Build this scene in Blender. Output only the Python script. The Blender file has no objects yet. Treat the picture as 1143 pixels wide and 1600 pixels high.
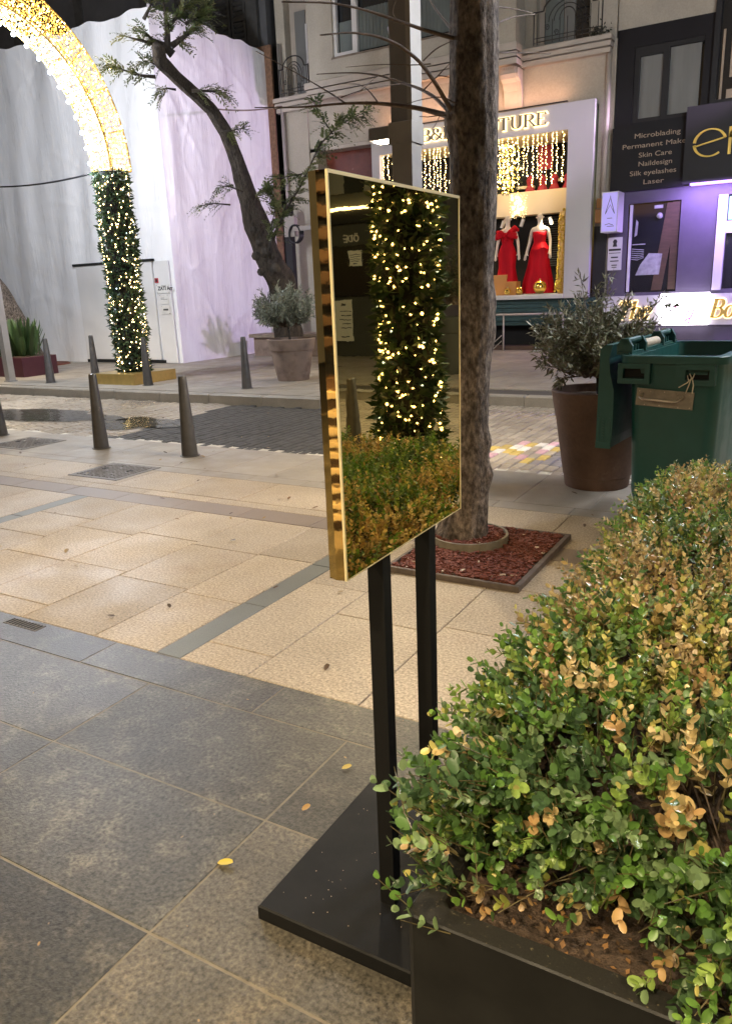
import bpy, math, random
import numpy as np
from mathutils import Vector, Matrix
R = math.radians
random.seed(7)
rng = np.random.default_rng(11)
S = bpy.context.scene
COL = S.collection
# ------------------------------------------------------------------ camera
F, CX, CY = 1202.0, 571.5, 800.0          # focal length and centre in pixels of the 1143 x 1600 photograph
PITCH, ROLL, YAW, H = R(16.0), R(2.3), R(30.5), 1.5
FW = np.array([-math.sin(YAW)*math.cos(PITCH), math.cos(YAW)*math.cos(PITCH), -math.sin(PITCH)])
_rt = np.array([math.cos(YAW), math.sin(YAW), 0.0]); _up = np.cross(_rt, FW)
RT = math.cos(ROLL)*_rt - math.sin(ROLL)*_up
UP = math.sin(ROLL)*_rt + math.cos(ROLL)*_up
EYE = np.array([0, 0, H])
cam_d = bpy.data.cameras.new('camera'); cam = bpy.data.objects.new('camera', cam_d); COL.objects.link(cam)
cam_d.sensor_fit = 'VERTICAL'; cam_d.sensor_height = 24.0; cam_d.lens = 24.0*F/1600.0
cam_d.clip_start = 0.02; cam_d.clip_end = 500
M = Matrix.Identity(4)
for i in range(3):
    M[i][0] = RT[i]; M[i][1] = UP[i]; M[i][2] = -FW[i]; M[i][3] = EYE[i]
cam.matrix_world = M
S.camera = cam
# ------------------------------------------------------------------ world, moon, exposure (a night street)
W = bpy.data.worlds.new('World'); S.world = W; W.use_nodes = True
nt = W.node_tree
sky = nt.nodes.new('ShaderNodeTexSky'); sky.sky_type = 'NISHITA'; sky.sun_disc = False
SUN_EL, SUN_ROT = R(2.0), R(200)
sky.sun_elevation = SUN_EL; sky.sun_rotation = SUN_ROT
bg = nt.nodes['Background']; bg.inputs['Strength'].default_value = 0.03
nt.links.new(sky.outputs[0], bg.inputs[0])
moon_d = bpy.data.lights.new('moon', 'SUN'); moon_d.energy = 0.01; moon_d.angle = R(.5)     # moonlight, from the same side as the sky's low sun
moon = bpy.data.objects.new('moon', moon_d); COL.objects.link(moon); moon.rotation_euler = (R(88), 0, R(200)-math.pi)
S.view_settings.view_transform = 'Standard'; S.view_settings.look = 'None'
S.view_settings.exposure = 0.28; S.view_settings.gamma = 1.0; S.view_settings.use_curve_mapping = False
S.cycles.max_bounces = 8; S.cycles.glossy_bounces = 5; S.cycles.sample_clamp_indirect = 4.0
S.cycles.caustics_reflective = False; S.cycles.caustics_refractive = False
LIGHT_COL = (1.0, 0.79, 0.50)
# power of every kind of lamp
P_POST, P_HEAD, P_DOWN, P_FLOOD, P_STRIP, P_ARCH, P_SHOP = 255, 720, 255, 2050, 50, 175, 75

# ------------------------------------------------------------------ helpers
def ray(x, y):
    d = FW + (x-CX)/F*RT - (y-CY)/F*UP
    return d/np.linalg.norm(d)
def G(x, y, z=0.0):
    d = ray(x, y); return EYE + d*((z-H)/d[2])
def AY(x, y, Y):
    d = ray(x, y); return EYE + d*(Y/d[1])
def LN(x, y, P):
    d = ray(x, y); return EYE + d*((d[0]*P[0]+d[1]*P[1])/(d[0]**2+d[1]**2))
def PX(P):
    v = np.array(P, float)-EYE; w = v@FW
    return CX+F*(v@RT)/w, CY-F*(v@UP)/w
def frame(d):
    d = np.array(d, float); d /= np.linalg.norm(d)
    a = np.array([0, 0, 1.0]) if abs(d[2]) < 0.9 else np.array([1.0, 0, 0])
    u = np.cross(a, d); u /= np.linalg.norm(u); return u, np.cross(d, u), d

class MB:
    def __init__(s): s.v = []; s.f = []; s.m = []; s.g = []
    def add(s, vs, fs, mi=0):
        o = len(s.v); s.g.append((o, len(s.f))); s.v += [tuple(map(float, p)) for p in vs]
        for f in fs: s.f.append(tuple(i+o for i in f)); s.m.append(mi)
        return s
    def box(s, x0, x1, y0, y1, z0, z1, mi=0, ch=0.0):
        if ch <= 0:
            v = [(x, y, z) for z in (z0, z1) for y in (y0, y1) for x in (x0, x1)]
            return s.add(v, [(0,2,3,1), (4,5,7,6), (0,1,5,4), (2,6,7,3), (0,4,6,2), (1,3,7,5)], mi)
        c = ch
        v = [(x0,y0,z0),(x1,y0,z0),(x1,y1,z0),(x0,y1,z0),(x0,y0,z1-c),(x1,y0,z1-c),(x1,y1,z1-c),(x0,y1,z1-c),
             (x0+c,y0+c,z1),(x1-c,y0+c,z1),(x1-c,y1-c,z1),(x0+c,y1-c,z1)]
        return s.add(v, [(0,1,5,4),(1,2,6,5),(2,3,7,6),(3,0,4,7),(4,5,9,8),(5,6,10,9),(6,7,11,10),(7,4,8,11),(8,9,10,11)], mi)
    def obox(s, c, size, rot=None, mi=0):
        hx, hy, hz = size[0]/2, size[1]/2, size[2]/2
        m = rot if rot is not None else Matrix.Identity(3)
        v = [m @ Vector((x, y, z)) + Vector(c) for z in (-hz, hz) for y in (-hy, hy) for x in (-hx, hx)]
        return s.add(v, [(0,2,3,1), (4,5,7,6), (0,1,5,4), (2,6,7,3), (0,4,6,2), (1,3,7,5)], mi)
    def bar(s, p0, p1, w, h=None, mi=0):
        p0 = np.array(p0, float); p1 = np.array(p1, float); h = h or w
        u, v, d = frame(p1-p0)
        vs = []
        for p in (p0, p1):
            for a, b in ((-1,-1),(1,-1),(1,1),(-1,1)): vs.append(p+u*a*w/2+v*b*h/2)
        return s.add(vs, [(0,3,2,1),(4,5,6,7),(0,1,5,4),(1,2,6,5),(2,3,7,6),(3,0,4,7)], mi)
    def tube(s, path, rad, n=8, mi=0, cap=True):
        path = [np.array(p, float) for p in path]
        if not hasattr(rad, '__len__'): rad = [rad]*len(path)
        vs = []; u = None
        for i, p in enumerate(path):
            d = path[min(i+1, len(path)-1)]-path[max(i-1, 0)]; d = d/(np.linalg.norm(d)+1e-9)
            if u is None: u, w, _ = frame(d)
            else:
                u = u-d*(u@d); u /= np.linalg.norm(u); w = np.cross(d, u)
            for k in range(n):
                a = 2*math.pi*k/n; vs.append(p+rad[i]*(math.cos(a)*u+math.sin(a)*w))
        fs = [(i*n+k, i*n+(k+1)%n, (i+1)*n+(k+1)%n, (i+1)*n+k) for i in range(len(path)-1) for k in range(n)]
        if cap: fs += [tuple(range(n-1, -1, -1)), tuple((len(path)-1)*n+k for k in range(n))]
        return s.add(vs, fs, mi)
    def lathe(s, prof, c=(0,0,0), n=24, mi=0, sx=1.0, sy=1.0, close=True):
        vs = [(c[0]+sx*r*math.cos(2*math.pi*k/n), c[1]+sy*r*math.sin(2*math.pi*k/n), c[2]+z) for r, z in prof for k in range(n)]
        fs = [(i*n+k, i*n+(k+1)%n, (i+1)*n+(k+1)%n, (i+1)*n+k) for i in range(len(prof)-1) for k in range(n)]
        if close:
            if prof[0][0] > 1e-4: fs.append(tuple(range(n-1, -1, -1)))
            if prof[-1][0] > 1e-4: fs.append(tuple((len(prof)-1)*n+k for k in range(n)))
        return s.add(vs, fs, mi)
    def prism(s, pts, o, ux, uy, t, mi=0):
        """polygon pts (2d) in the plane o+ux*a+uy*b, thickened by the vector t"""
        o = np.array(o, float); ux = np.array(ux, float); uy = np.array(uy, float); t = np.array(t, float)
        a = [o+ux*p[0]+uy*p[1] for p in pts]; n = len(a)
        fs = [tuple(range(n)), tuple(range(2*n-1, n-1, -1))]+[(i, i+n, (i+1) % n+n, (i+1) % n) for i in range(n)]
        return s.add(a+[p+t for p in a], fs, mi)
    def octa(s, p, r, mi=0):
        x, y, z = p
        return s.add([(x+r,y,z),(x-r,y,z),(x,y+r,z),(x,y-r,z),(x,y,z+r),(x,y,z-r)],
              [(0,2,4),(2,1,4),(1,3,4),(3,0,4),(2,0,5),(1,2,5),(3,1,5),(0,3,5)], mi)
    def ball(s, c, r, n=12, mi=0):
        k = n//2
        return s.lathe([(max(1e-5, r*math.sin(math.pi*i/k)), -r*math.cos(math.pi*i/k)) for i in range(k+1)], c, n, mi)
    def mesh(s, name, mats, smooth=False):
        me = bpy.data.meshes.new(name); me.from_pydata(s.v, [], s.f)
        mats = mats if isinstance(mats, (list, tuple)) else [mats]
        for m in mats: me.materials.append(m)
        if len(mats) > 1: me.polygons.foreach_set('material_index', s.m)
        if smooth: me.polygons.foreach_set('use_smooth', [True]*len(me.polygons)); 
        me.update(); return me
    def build(s, name, mats, parent=None, smooth=False, kind=None, auto=None):
        me = s.mesh(name, mats, smooth or auto is not None)
        if auto is not None:
            try: me.set_sharp_from_angle(angle=R(auto))
            except Exception: pass
        return link(name, me, parent, kind)
def pieces(mb, name, mats, par, smooth=False):
    """every shape added to mb becomes a part of its own"""
    out = []; g = mb.g+[(len(mb.v), len(mb.f))]
    for (v0, f0), (v1, f1) in zip(g[:-1], g[1:]):
        q = MB(); q.v = mb.v[v0:v1]; q.f = [tuple(i-v0 for i in f) for f in mb.f[f0:f1]]; q.m = mb.m[f0:f1]
        o = q.build(name, mats, None, smooth); o.parent = par
        if par is not None and par.type == 'EMPTY': o.matrix_parent_inverse = par.matrix_basis.inverted()
        out.append(o)
    return out
def link(name, me, parent=None, kind=None, loc=None):
    o = bpy.data.objects.new(name, me); COL.objects.link(o)
    if parent is not None: o.parent = parent
    if loc is not None: o.location = loc
    if kind: o['kind'] = kind
    return o
def thing(name, label, cat, loc=(0,0,0), rz=0, group=None):
    o = bpy.data.objects.new(name, None); COL.objects.link(o); o.location = loc; o.rotation_euler = (0,0,rz)
    o.empty_display_size = 0.1
    return tag(o, label, cat, group)
def tag(o, label, cat, group=None):
    o['label'] = label; o['category'] = cat
    if group: o['group'] = group
    return o
def copy_tree(o, parent=None):
    c = o.copy(); COL.objects.link(c)
    if parent is not None: c.parent = parent
    for ch in list(o.children): copy_tree(ch, c)
    return c
def leafmesh(name, P, D, N, L, Wd, C, mat, hi=False, seed=0):
    """one mesh of many leaves: base points P, directions D, normals N, lengths, widths, colours"""
    P = np.asarray(P, float); D = np.asarray(D, float); N = np.asarray(N, float)
    D = D/(np.linalg.norm(D, axis=1, keepdims=True)+1e-9)
    X = np.cross(D, N); X /= (np.linalg.norm(X, axis=1, keepdims=True)+1e-9); N = np.cross(X, D)
    if hi:
        T = [(0,0,0)]+[(t, sgn*w, 0.10+0.05*math.sin(3*t)) for t, w in ((.11,.30),(.36,.5),(.68,.5),(.91,.31)) for sgn in (-1, 1)]+[(1,0,.02)]+[(t,0,0) for t in (.11,.36,.68,.91)]
        fs = [(0,1,10),(0,10,2)]
        for k in range(3):
            a = 1+2*k; fs += [(a, a+2, 11+k, 10+k), (10+k, 11+k, a+3, a+1)]
        fs += [(7,9,13),(13,9,8)]
    else:
        T = [(0,0,0),(.45,-.5,.12),(.45,.5,.12),(1,0,0)]
        fs = [(0,1,3),(0,3,2)]
    T = np.array(T); n = len(P); k = len(T)
    L = np.broadcast_to(np.asarray(L, float), (n,)); Wd = np.broadcast_to(np.asarray(Wd, float), (n,))
    V = P[:,None,:]+T[None,:,0,None]*L[:,None,None]*D[:,None,:]+T[None,:,1,None]*Wd[:,None,None]*X[:,None,:]+T[None,:,2,None]*Wd[:,None,None]*N[:,None,:]
    V = V.reshape(-1, 3)
    loops = []; starts = []; tot = []
    for f in fs: tot.append(len(f))
    nl = sum(tot)
    base = np.concatenate([np.array(f) for f in fs])
    idx = (base[None,:]+(np.arange(n)*k)[:,None]).reshape(-1)
    st = np.concatenate([[0], np.cumsum(tot)[:-1]]); st = (st[None,:]+(np.arange(n)*nl)[:,None]).reshape(-1)
    me = bpy.data.meshes.new(name)
    me.vertices.add(len(V)); me.vertices.foreach_set('co', V.astype(np.float32).ravel())
    me.loops.add(len(idx)); me.loops.foreach_set('vertex_index', idx.astype(np.int32))
    me.polygons.add(len(st)); me.polygons.foreach_set('loop_start', st.astype(np.int32))
    me.polygons.foreach_set('use_smooth', np.ones(len(st), bool))
    me.update(calc_edges=True)
    a = me.color_attributes.new('Col', 'FLOAT_COLOR', 'POINT')
    c = np.ones((n, 4)); c[:, :3] = C
    a.data.foreach_set('color', np.repeat(c, k, axis=0).astype(np.float32).ravel())
    me.materials.append(mat)
    return me
def unit(n): 
    v = rng.normal(size=(n, 3)); return v/np.linalg.norm(v, axis=1, keepdims=True)

# ------------------------------------------------------------------ materials
def pm(name, base, rough=0.5, metal=0.0, var=0.0, vs=8.0, var2=0.0, vs2=120.0, rand=0.0, bump=0.0, bs=60.0, bdist=0.01,
       rvar=0.0, rs=3.0, stretch=(1,1,1), spec=0.5, col2=None, cthr=(0.5,0.65), c2s=6.0, coat=0.0, loc=False):
    m = bpy.data.materials.new(name); m.use_nodes = True; t = m.node_tree; b = t.nodes['Principled BSDF']
    b.inputs['Roughness'].default_value = rough; b.inputs['Metallic'].default_value = metal
    b.inputs['Specular IOR Level'].default_value = spec; b.inputs['Coat Weight'].default_value = coat
    b.inputs['Base Color'].default_value = (*base, 1)
    def nd(k): return t.nodes.new(k)
    src = None
    def coords(sc):
        nonlocal src
        if src is None:
            if loc: g = nd('ShaderNodeTexCoord'); src = g.outputs['Object']
            else: g = nd('ShaderNodeNewGeometry'); src = g.outputs['Position']
        mp = nd('ShaderNodeMapping'); mp.inputs['Scale'].default_value = tuple(sc*a for a in stretch); t.links.new(src, mp.inputs[0]); return mp.outputs[0]
    def noise(sc, det=4, rgh=0.6):
        n = nd('ShaderNodeTexNoise'); n.inputs['Scale'].default_value = 1.0; n.inputs['Detail'].default_value = det; n.inputs['Roughness'].default_value = rgh
        t.links.new(coords(sc), n.inputs['Vector']); return n.outputs['Fac']
    def rng_(x, a, b_, lo, hi):
        r = nd('ShaderNodeMapRange'); r.inputs[1].default_value = a; r.inputs[2].default_value = b_; r.inputs[3].default_value = lo; r.inputs[4].default_value = hi
        t.links.new(x, r.inputs[0]); return r.outputs[0]
    def mul(a, b_):
        n = nd('ShaderNodeMath'); n.operation = 'MULTIPLY'; t.links.new(a, n.inputs[0]); t.links.new(b_, n.inputs[1]); return n.outputs[0]
    fac = None
    for amt, sc in ((var, vs), (var2, vs2)):
        if amt:
            f = rng_(noise(sc), 0.3, 0.7, 1-amt, 1+amt); fac = f if fac is None else mul(fac, f)
    if rand:
        o = nd('ShaderNodeObjectInfo'); f = rng_(o.outputs['Random'], 0, 1, 1-rand, 1+rand); fac = f if fac is None else mul(fac, f)
    colout = None
    if col2 is not None:
        mx = nd('ShaderNodeMix'); mx.data_type = 'RGBA'; mx.inputs['A'].default_value = (*base, 1); mx.inputs['B'].default_value = (*col2, 1)
        t.links.new(rng_(noise(c2s, 6, 0.65), cthr[0], cthr[1], 0, 1), mx.inputs['Factor']); colout = mx.outputs['Result']
    if fac is not None:
        vm = nd('ShaderNodeVectorMath'); vm.operation = 'SCALE'
        if colout is not None: t.links.new(colout, vm.inputs[0])
        else: vm.inputs[0].default_value = base
        t.links.new(fac, vm.inputs['Scale']); colout = vm.outputs[0]
    if colout is not None: t.links.new(colout, b.inputs['Base Color'])
    if rvar: t.links.new(rng_(noise(rs), 0.35, 0.65, max(0.02, rough-rvar), min(1, rough+rvar)), b.inputs['Roughness'])
    if bump:
        bp = nd('ShaderNodeBump'); bp.inputs['Strength'].default_value = bump; bp.inputs['Distance'].default_value = bdist
        t.links.new(noise(bs, 6, 0.65), bp.inputs['Height']); t.links.new(bp.outputs[0], b.inputs['Normal'])
    return m
def em(name, col, strength, sample=True):
    m = bpy.data.materials.new(name); m.use_nodes = True; t = m.node_tree; b = t.nodes['Principled BSDF']
    b.inputs['Base Color'].default_value = (*[0.5*c for c in col], 1); b.inputs['Emission Color'].default_value = (*col, 1); b.inputs['Emission Strength'].default_value = strength
    if not sample: m.cycles.emission_sampling = 'NONE'
    return m
def leafmat(name, rough=0.38, trans=0.2, spec=0.5):
    m = bpy.data.materials.new(name); m.use_nodes = True; t = m.node_tree; b = t.nodes['Principled BSDF']
    a = t.nodes.new('ShaderNodeVertexColor'); a.layer_name = 'Col'
    t.links.new(a.outputs[0], b.inputs['Base Color']); b.inputs['Roughness'].default_value = rough; b.inputs['Specular IOR Level'].default_value = spec
    tr = t.nodes.new('ShaderNodeBsdfTranslucent'); t.links.new(a.outputs[0], tr.inputs[0])
    mx = t.nodes.new('ShaderNodeMixShader'); mx.inputs[0].default_value = trans
    out = t.nodes['Material Output']; t.links.new(b.outputs[0], mx.inputs[1]); t.links.new(tr.outputs[0], mx.inputs[2]); t.links.new(mx.outputs[0], out.inputs[0])
    return m
m_tan = pm('tan_granite', (.35,.28,.195), .55, var=.16, vs=1.1, var2=.50, vs2=85, rand=.13, col2=(.27,.20,.135), cthr=(.56,.78), c2s=2.2, bump=.25, bs=160, bdist=.003, rvar=.12, rs=2)
m_grey = pm('grey_granite', (.25,.22,.18), .5, var=.16, vs=1.2, var2=.16, vs2=140, rand=.10, bump=.2, bs=160, bdist=.003, rvar=.12)
m_band = pm('dark_band_stone', (.12,.125,.11), .5, var=.12, vs=2, var2=.2, vs2=140, rand=.10, bump=.2, bs=160, bdist=.003)
m_brown = pm('brown_band_stone', (.19,.145,.11), .5, var=.1, vs=2, var2=.18, vs2=140, rand=.12, bump=.2, bs=160, bdist=.003)
m_dark2 = pm('pale_slate_tile', (.078,.070,.055), .42, var=.25, vs=3.1, var2=.7, vs2=80, bump=.5, bs=110, bdist=.004, col2=(.15,.125,.09), cthr=(.5,.8), c2s=7)
m_dark = pm('dark_slate_tile', (.040,.038,.031), .36, var=.30, vs=3.4, var2=.85, vs2=75, rand=.30, bump=.5, bs=110, bdist=.004, rvar=.05, rs=2, col2=(.125,.11,.083), cthr=(.50,.80), c2s=9)
m_grout = pm('light_grout', (.155,.132,.10), .8, var=.2, vs=20)
m_joint = pm('dark_joint', (.06,.05,.04), .9)
m_cob = pm('cobble_stone', (.29,.245,.19), .42, var=.2, vs=1.0, var2=.2, vs2=60, rand=.22, bump=.4, bs=50, bdist=.006, rvar=.22, rs=.9)
m_cobs = pm('cobble_stone_far', (.29,.245,.19), .36, var=.3, vs=.8, var2=.25, vs2=30, bump=.4, bs=50, bdist=.006, rvar=.28, rs=.6)
m_cobd = pm('dark_cobble_stone', (.040,.037,.033), .72, var=.2, vs=2, var2=.2, vs2=60, rand=.2, bump=.5, bs=50, bdist=.006)
m_coby = pm('yellow_cobble', (.42,.30,.07), .4, var=.25, vs=20, rand=.3)
m_cobp = pm('pink_cobble', (.55,.32,.36), .4, var=.25, vs=20, rand=.2)
m_cobw = pm('white_cobble', (.62,.58,.52), .4, var=.2, vs=20, rand=.2)
m_cobg = pm('violet_grey_cobble', (.17,.155,.16), .4, var=.2, vs=20, rand=.2)
m_kerb = pm('kerb_stone', (.24,.215,.175), .6, var=.18, vs=3, var2=.15, vs2=90, rand=.1, bump=.3, bs=90, bdist=.004)
m_line = pm('pale_edge_stone', (.52,.48,.40), .6, var=.2, vs=6, rand=.12)
m_soil = pm('soil', (.055,.035,.022), .95, var=.5, vs=30, bump=1.0, bs=45, bdist=.02)
m_soil2 = pm('dry_soil', (.085,.055,.036), .95, var=.5, vs=24, var2=.4, vs2=90, bump=1.0, bs=60, bdist=.02)
m_mulch = pm('red_bark_mulch', (.135,.036,.02), .85, var=.5, vs=60, bump=.6, bs=120, bdist=.004)
m_chipw = pm('pale_chip', (.5,.4,.3), .8)
m_edge = pm('weathered_steel_edging', (.10,.075,.06), .6, var=.3, vs=20, rvar=.1)
m_ring = pm('concrete_ring', (.21,.18,.13), .8, var=.25, vs=18, bump=.3, bs=60)
m_iron = pm('cast_iron', (.12,.105,.09), .55, metal=.3, var=.3, vs=30, bump=.3, bs=100)
m_boll = pm('grey_bollard_paint', (.062,.058,.056), .4, var=.2, vs=14, rvar=.08, col2=(.14,.125,.11), cthr=(.64,.72), c2s=22)
m_black = pm('black_powder_coat', (.006,.006,.006), .6, rvar=.06, rs=8, bump=.05, bs=400, bdist=.001, spec=.22)
m_blackp = pm('black_planter_paint', (.007,.007,.0065), .5, var=.4, vs=9, rvar=.1, rs=10, spec=.28, col2=(.03,.027,.021), cthr=(.70,.80), c2s=45, bump=.04, bs=300, bdist=.001)
m_dusty = pm('dusty_black_rim', (.016,.015,.013), .5, var2=.4, vs2=300, col2=(.16,.135,.08), cthr=(.6,.72), c2s=90)
m_mirror = pm('bronze_mirror', (.74,.60,.26), .012, metal=1.0, bump=.012, bs=1.6, bdist=.02)
m_gold = pm('polished_gold_steel', (.86,.60,.22), .03, metal=1.0, bump=.018, bs=2.2, bdist=.02)
m_trim = pm('bright_gold_trim', (.95,.82,.48), .4, metal=.45)
m_goldb = pm('brushed_gold', (.62,.45,.16), .3, metal=.85, var=.1, vs=10)
m_bark = pm('brown_bark', (.24,.19,.15), .85, var=.4, vs=6, var2=.55, vs2=48, bump=1.0, bs=42, bdist=.04, stretch=(1,1,.55), col2=(.075,.054,.04), cthr=(.44,.62), c2s=30)
m_bark2 = pm('dark_bark', (.055,.045,.036), .9, var=.4, vs=7, var2=.3, vs2=40, bump=1.0, bs=16, bdist=.08, stretch=(1,1,.35), col2=(.02,.016,.013), cthr=(.5,.62), c2s=14)
m_twig = pm('twig_bark', (.15,.11,.085), .8, var=.3, vs=20)
m_stem = pm('pale_stem', (.15,.12,.055), .7, var=.2, vs=40)
m_leaf = leafmat('box_leaf', .33, .22)
m_olive = leafmat('olive_leaf', .45, .12)
m_pine = leafmat('garland_leaf', .5, .1)
m_tree = leafmat('tree_leaflet', .45, .25)
m_terra = pm('brown_clay', (.125,.070,.046), .7, var=.2, vs=4, var2=.1, vs2=40, bump=.2, bs=30, col2=(.2,.15,.11), cthr=(.58,.8), c2s=5)
m_terra2 = pm('grey_clay', (.21,.155,.125), .75, var=.2, vs=4, bump=.2, bs=30, col2=(.12,.085,.07), cthr=(.5,.7), c2s=5)
m_maroon = pm('maroon_planter_paint', (.055,.014,.022), .45, var=.15, vs=6)
m_bin = pm('green_bin_plastic', (.010,.068,.062), .42, col2=(.05,.11,.09), cthr=(.70,.78), c2s=24, var=.12, vs=5, rvar=.08, rs=6, bump=.05, bs=150, bdist=.002)
m_binl = pm('pale_scuffed_plastic', (.42,.36,.27), .6, var=.2, vs=12)
m_plate = pm('bronze_plate', (.27,.235,.19), .45, metal=.6, var=.25, vs=14)
m_chrome = pm('worn_steel', (.6,.52,.42), .3, metal=.9)
m_string = pm('white_string', (.7,.62,.48), .9)
m_wrap = pm('white_plastic_sheet', (.84,.84,.85), .30, var=.03, vs=.5, bump=.42, bs=2.3, bdist=.06, stretch=(2.0,2.0,.3), rvar=.08, rs=2)
m_door = pm('white_hoarding_door', (.70,.69,.68), .45, var=.04, vs=2)
m_dark_line = pm('dark_gap', (.01,.01,.01), .9)
m_osb = pm('osb_board', (.17,.09,.05), .8, var=.4, vs=14, var2=.3, vs2=60)
m_cream = pm('cream_render', (.40,.36,.29), .85, var=.1, vs=1.3, var2=.08, vs2=30, bump=.15, bs=40)
m_cream2 = pm('cream_moulding', (.44,.385,.32), .75, var=.1, vs=3)
m_white = pm('white_frame_paint', (.62,.60,.57), .5, var=.05, vs=6)
m_shopw = pm('white_shop_cladding', (.55,.53,.52), .45, var=.03, vs=1)
m_teal = pm('dark_teal_boards', (.015,.055,.06), .5, var=.2, vs=6)
m_void = pm('black_void', (.004,.004,.004), .9)
m_rail = pm('dull_rail_paint', (.36,.32,.28), .5)
m_irond = pm('black_wrought_iron', (.02,.018,.016), .5)
m_marble = pm('red_marble', (.13,.035,.022), .18, var=.3, vs=3, col2=(.35,.22,.17), cthr=(.62,.7), c2s=3)
m_bglass = pm('dark_window_glass', (.018,.02,.022), .06, spec=.8)
m_curt = pm('grey_green_blind', (.13,.15,.14), .7, var=.12, vs=2)
m_grwall = pm('grey_old_wall', (.085,.085,.088), .85, var=.2, vs=1.5, bump=.2, bs=30)
m_shut = pm('dark_shutter_wood', (.052,.052,.05), .7, var=.3, vs=5)
m_timber = pm('weathered_timber', (.2,.16,.12), .8, var=.3, vs=6)
m_blk = pm('black_cladding', (.006,.006,.009), .5, spec=.3, var=.1, vs=3)
m_blk2 = pm('charcoal_sign_box', (.018,.0175,.018), .55, spec=.3, var=.06, vs=2)
m_frost = pm('frosted_pane', (.19,.195,.185), .35, var=.12, vs=1.6, stretch=(3,3,.4))
m_purwall = pm('violet_grey_cladding', (.085,.072,.11), .5, var=.12, vs=2.5)
m_strip = pm('white_fascia', (.62,.60,.64), .45, var=.04, vs=3)
m_letter = pm('gold_letter', (.80,.57,.13), .38, metal=.55)
m_shopl = pm('olive_grey_letter', (.20,.17,.11), .5)
m_pale = pm('pale_bronze_letter', (.40,.32,.24), .4, metal=.3)
m_paper = pm('white_paper', (.68,.67,.64), .7, var=.05, vs=20)
m_ink = pm('black_ink', (.03,.03,.03), .7)
m_redsign = pm('red_sign', (.42,.04,.05), .5)
m_fabr = pm('grey_fabric', (.33,.33,.36), .9, var=.3, vs=9)
m_wood = pm('warm_wood', (.075,.042,.026), .6, var=.25, vs=4, stretch=(1,6,6))
m_skin = pm('mannequin_plastic', (.72,.62,.50), .35)
m_red = pm('red_satin', (.50,.005,.014), .6, spec=.12, var=.2, vs=9, stretch=(1,1,.15))
m_reddk = pm('deep_red_cloth', (.25,.008,.02), .7)
m_goldbox = pm('orange_gift_box', (.62,.27,.06), .5)
m_globe = pm('gold_globe', (.95,.66,.14), .14, metal=.9)
m_bead = pm('gold_bead', (.95,.70,.12), .25, metal=.45)
m_cream3 = pm('cream_shop_band', (.72,.60,.42), .6)
m_bank = pm('charcoal_bank_cladding', (.055,.057,.05), .5, var=.1, vs=3)
m_conduit = pm('grey_pipe', (.30,.27,.24), .6)
m_cable = pm('black_cable', (.012,.012,.014), .6)
m_post = pm('grey_lamp_post_paint', (.21,.20,.20), .45, metal=.2, var=.06, vs=6)
m_postl = pm('pale_lamp_post_metal', (.34,.32,.29), .4, metal=.4, var=.1, vs=4)
m_ochre = pm('ochre_meter_box', (.45,.22,.07), .6)
e_warm = em('warm_bulb', (1.0,.70,.30), 14, False)
e_gold = em('gold_bulb', (1.0,.55,.09), 3.2, False)
e_cool = em('cool_bulb', (.74,.90,1.0), 3.2, False)
e_coolb = em('cool_white_lamp', (.75,.90,1.0), 14, False)
e_lamp = em('lit_lens', (1.0,.84,.58), 30, False)
e_halo = em('backlit_letter_glow', (1.0,.74,.36), 2.6)
e_led = em('led_panel', (1.0,.93,1.0), 5.0)
e_pink = em('pink_led', (1.0,.12,.42), 1.4)
e_lbox = em('lit_sign_box', (.50,.42,.95), .55)
e_pur = em('purple_led', (.60,.32,1.0), 2.2)
e_scr = em('lit_screen', (.40,.85,.85), .9)
e_bar = em('warm_led_bar', (1.0,.85,.55), 6)
def lamp(name, kind, loc, energy, col=LIGHT_COL, parent=None, aim=(0,0,-1), size=.1, spot=150, blend=.8, sy=None):
    l = bpy.data.lights.new(name, kind); l.energy = energy; l.color = col
    if kind == 'AREA':
        l.size = size
        if sy: l.shape = 'RECTANGLE'; l.size_y = sy
    else: l.shadow_soft_size = size
    if kind == 'SPOT': l.spot_size = R(spot); l.spot_blend = blend
    o = bpy.data.objects.new(name, l); COL.objects.link(o); o.location = loc
    o.rotation_euler = Vector(aim).to_track_quat('-Z', 'Y').to_euler()
    if parent is not None:
        o.parent = parent; o.matrix_parent_inverse = parent.matrix_basis.inverted()
    return o

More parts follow.
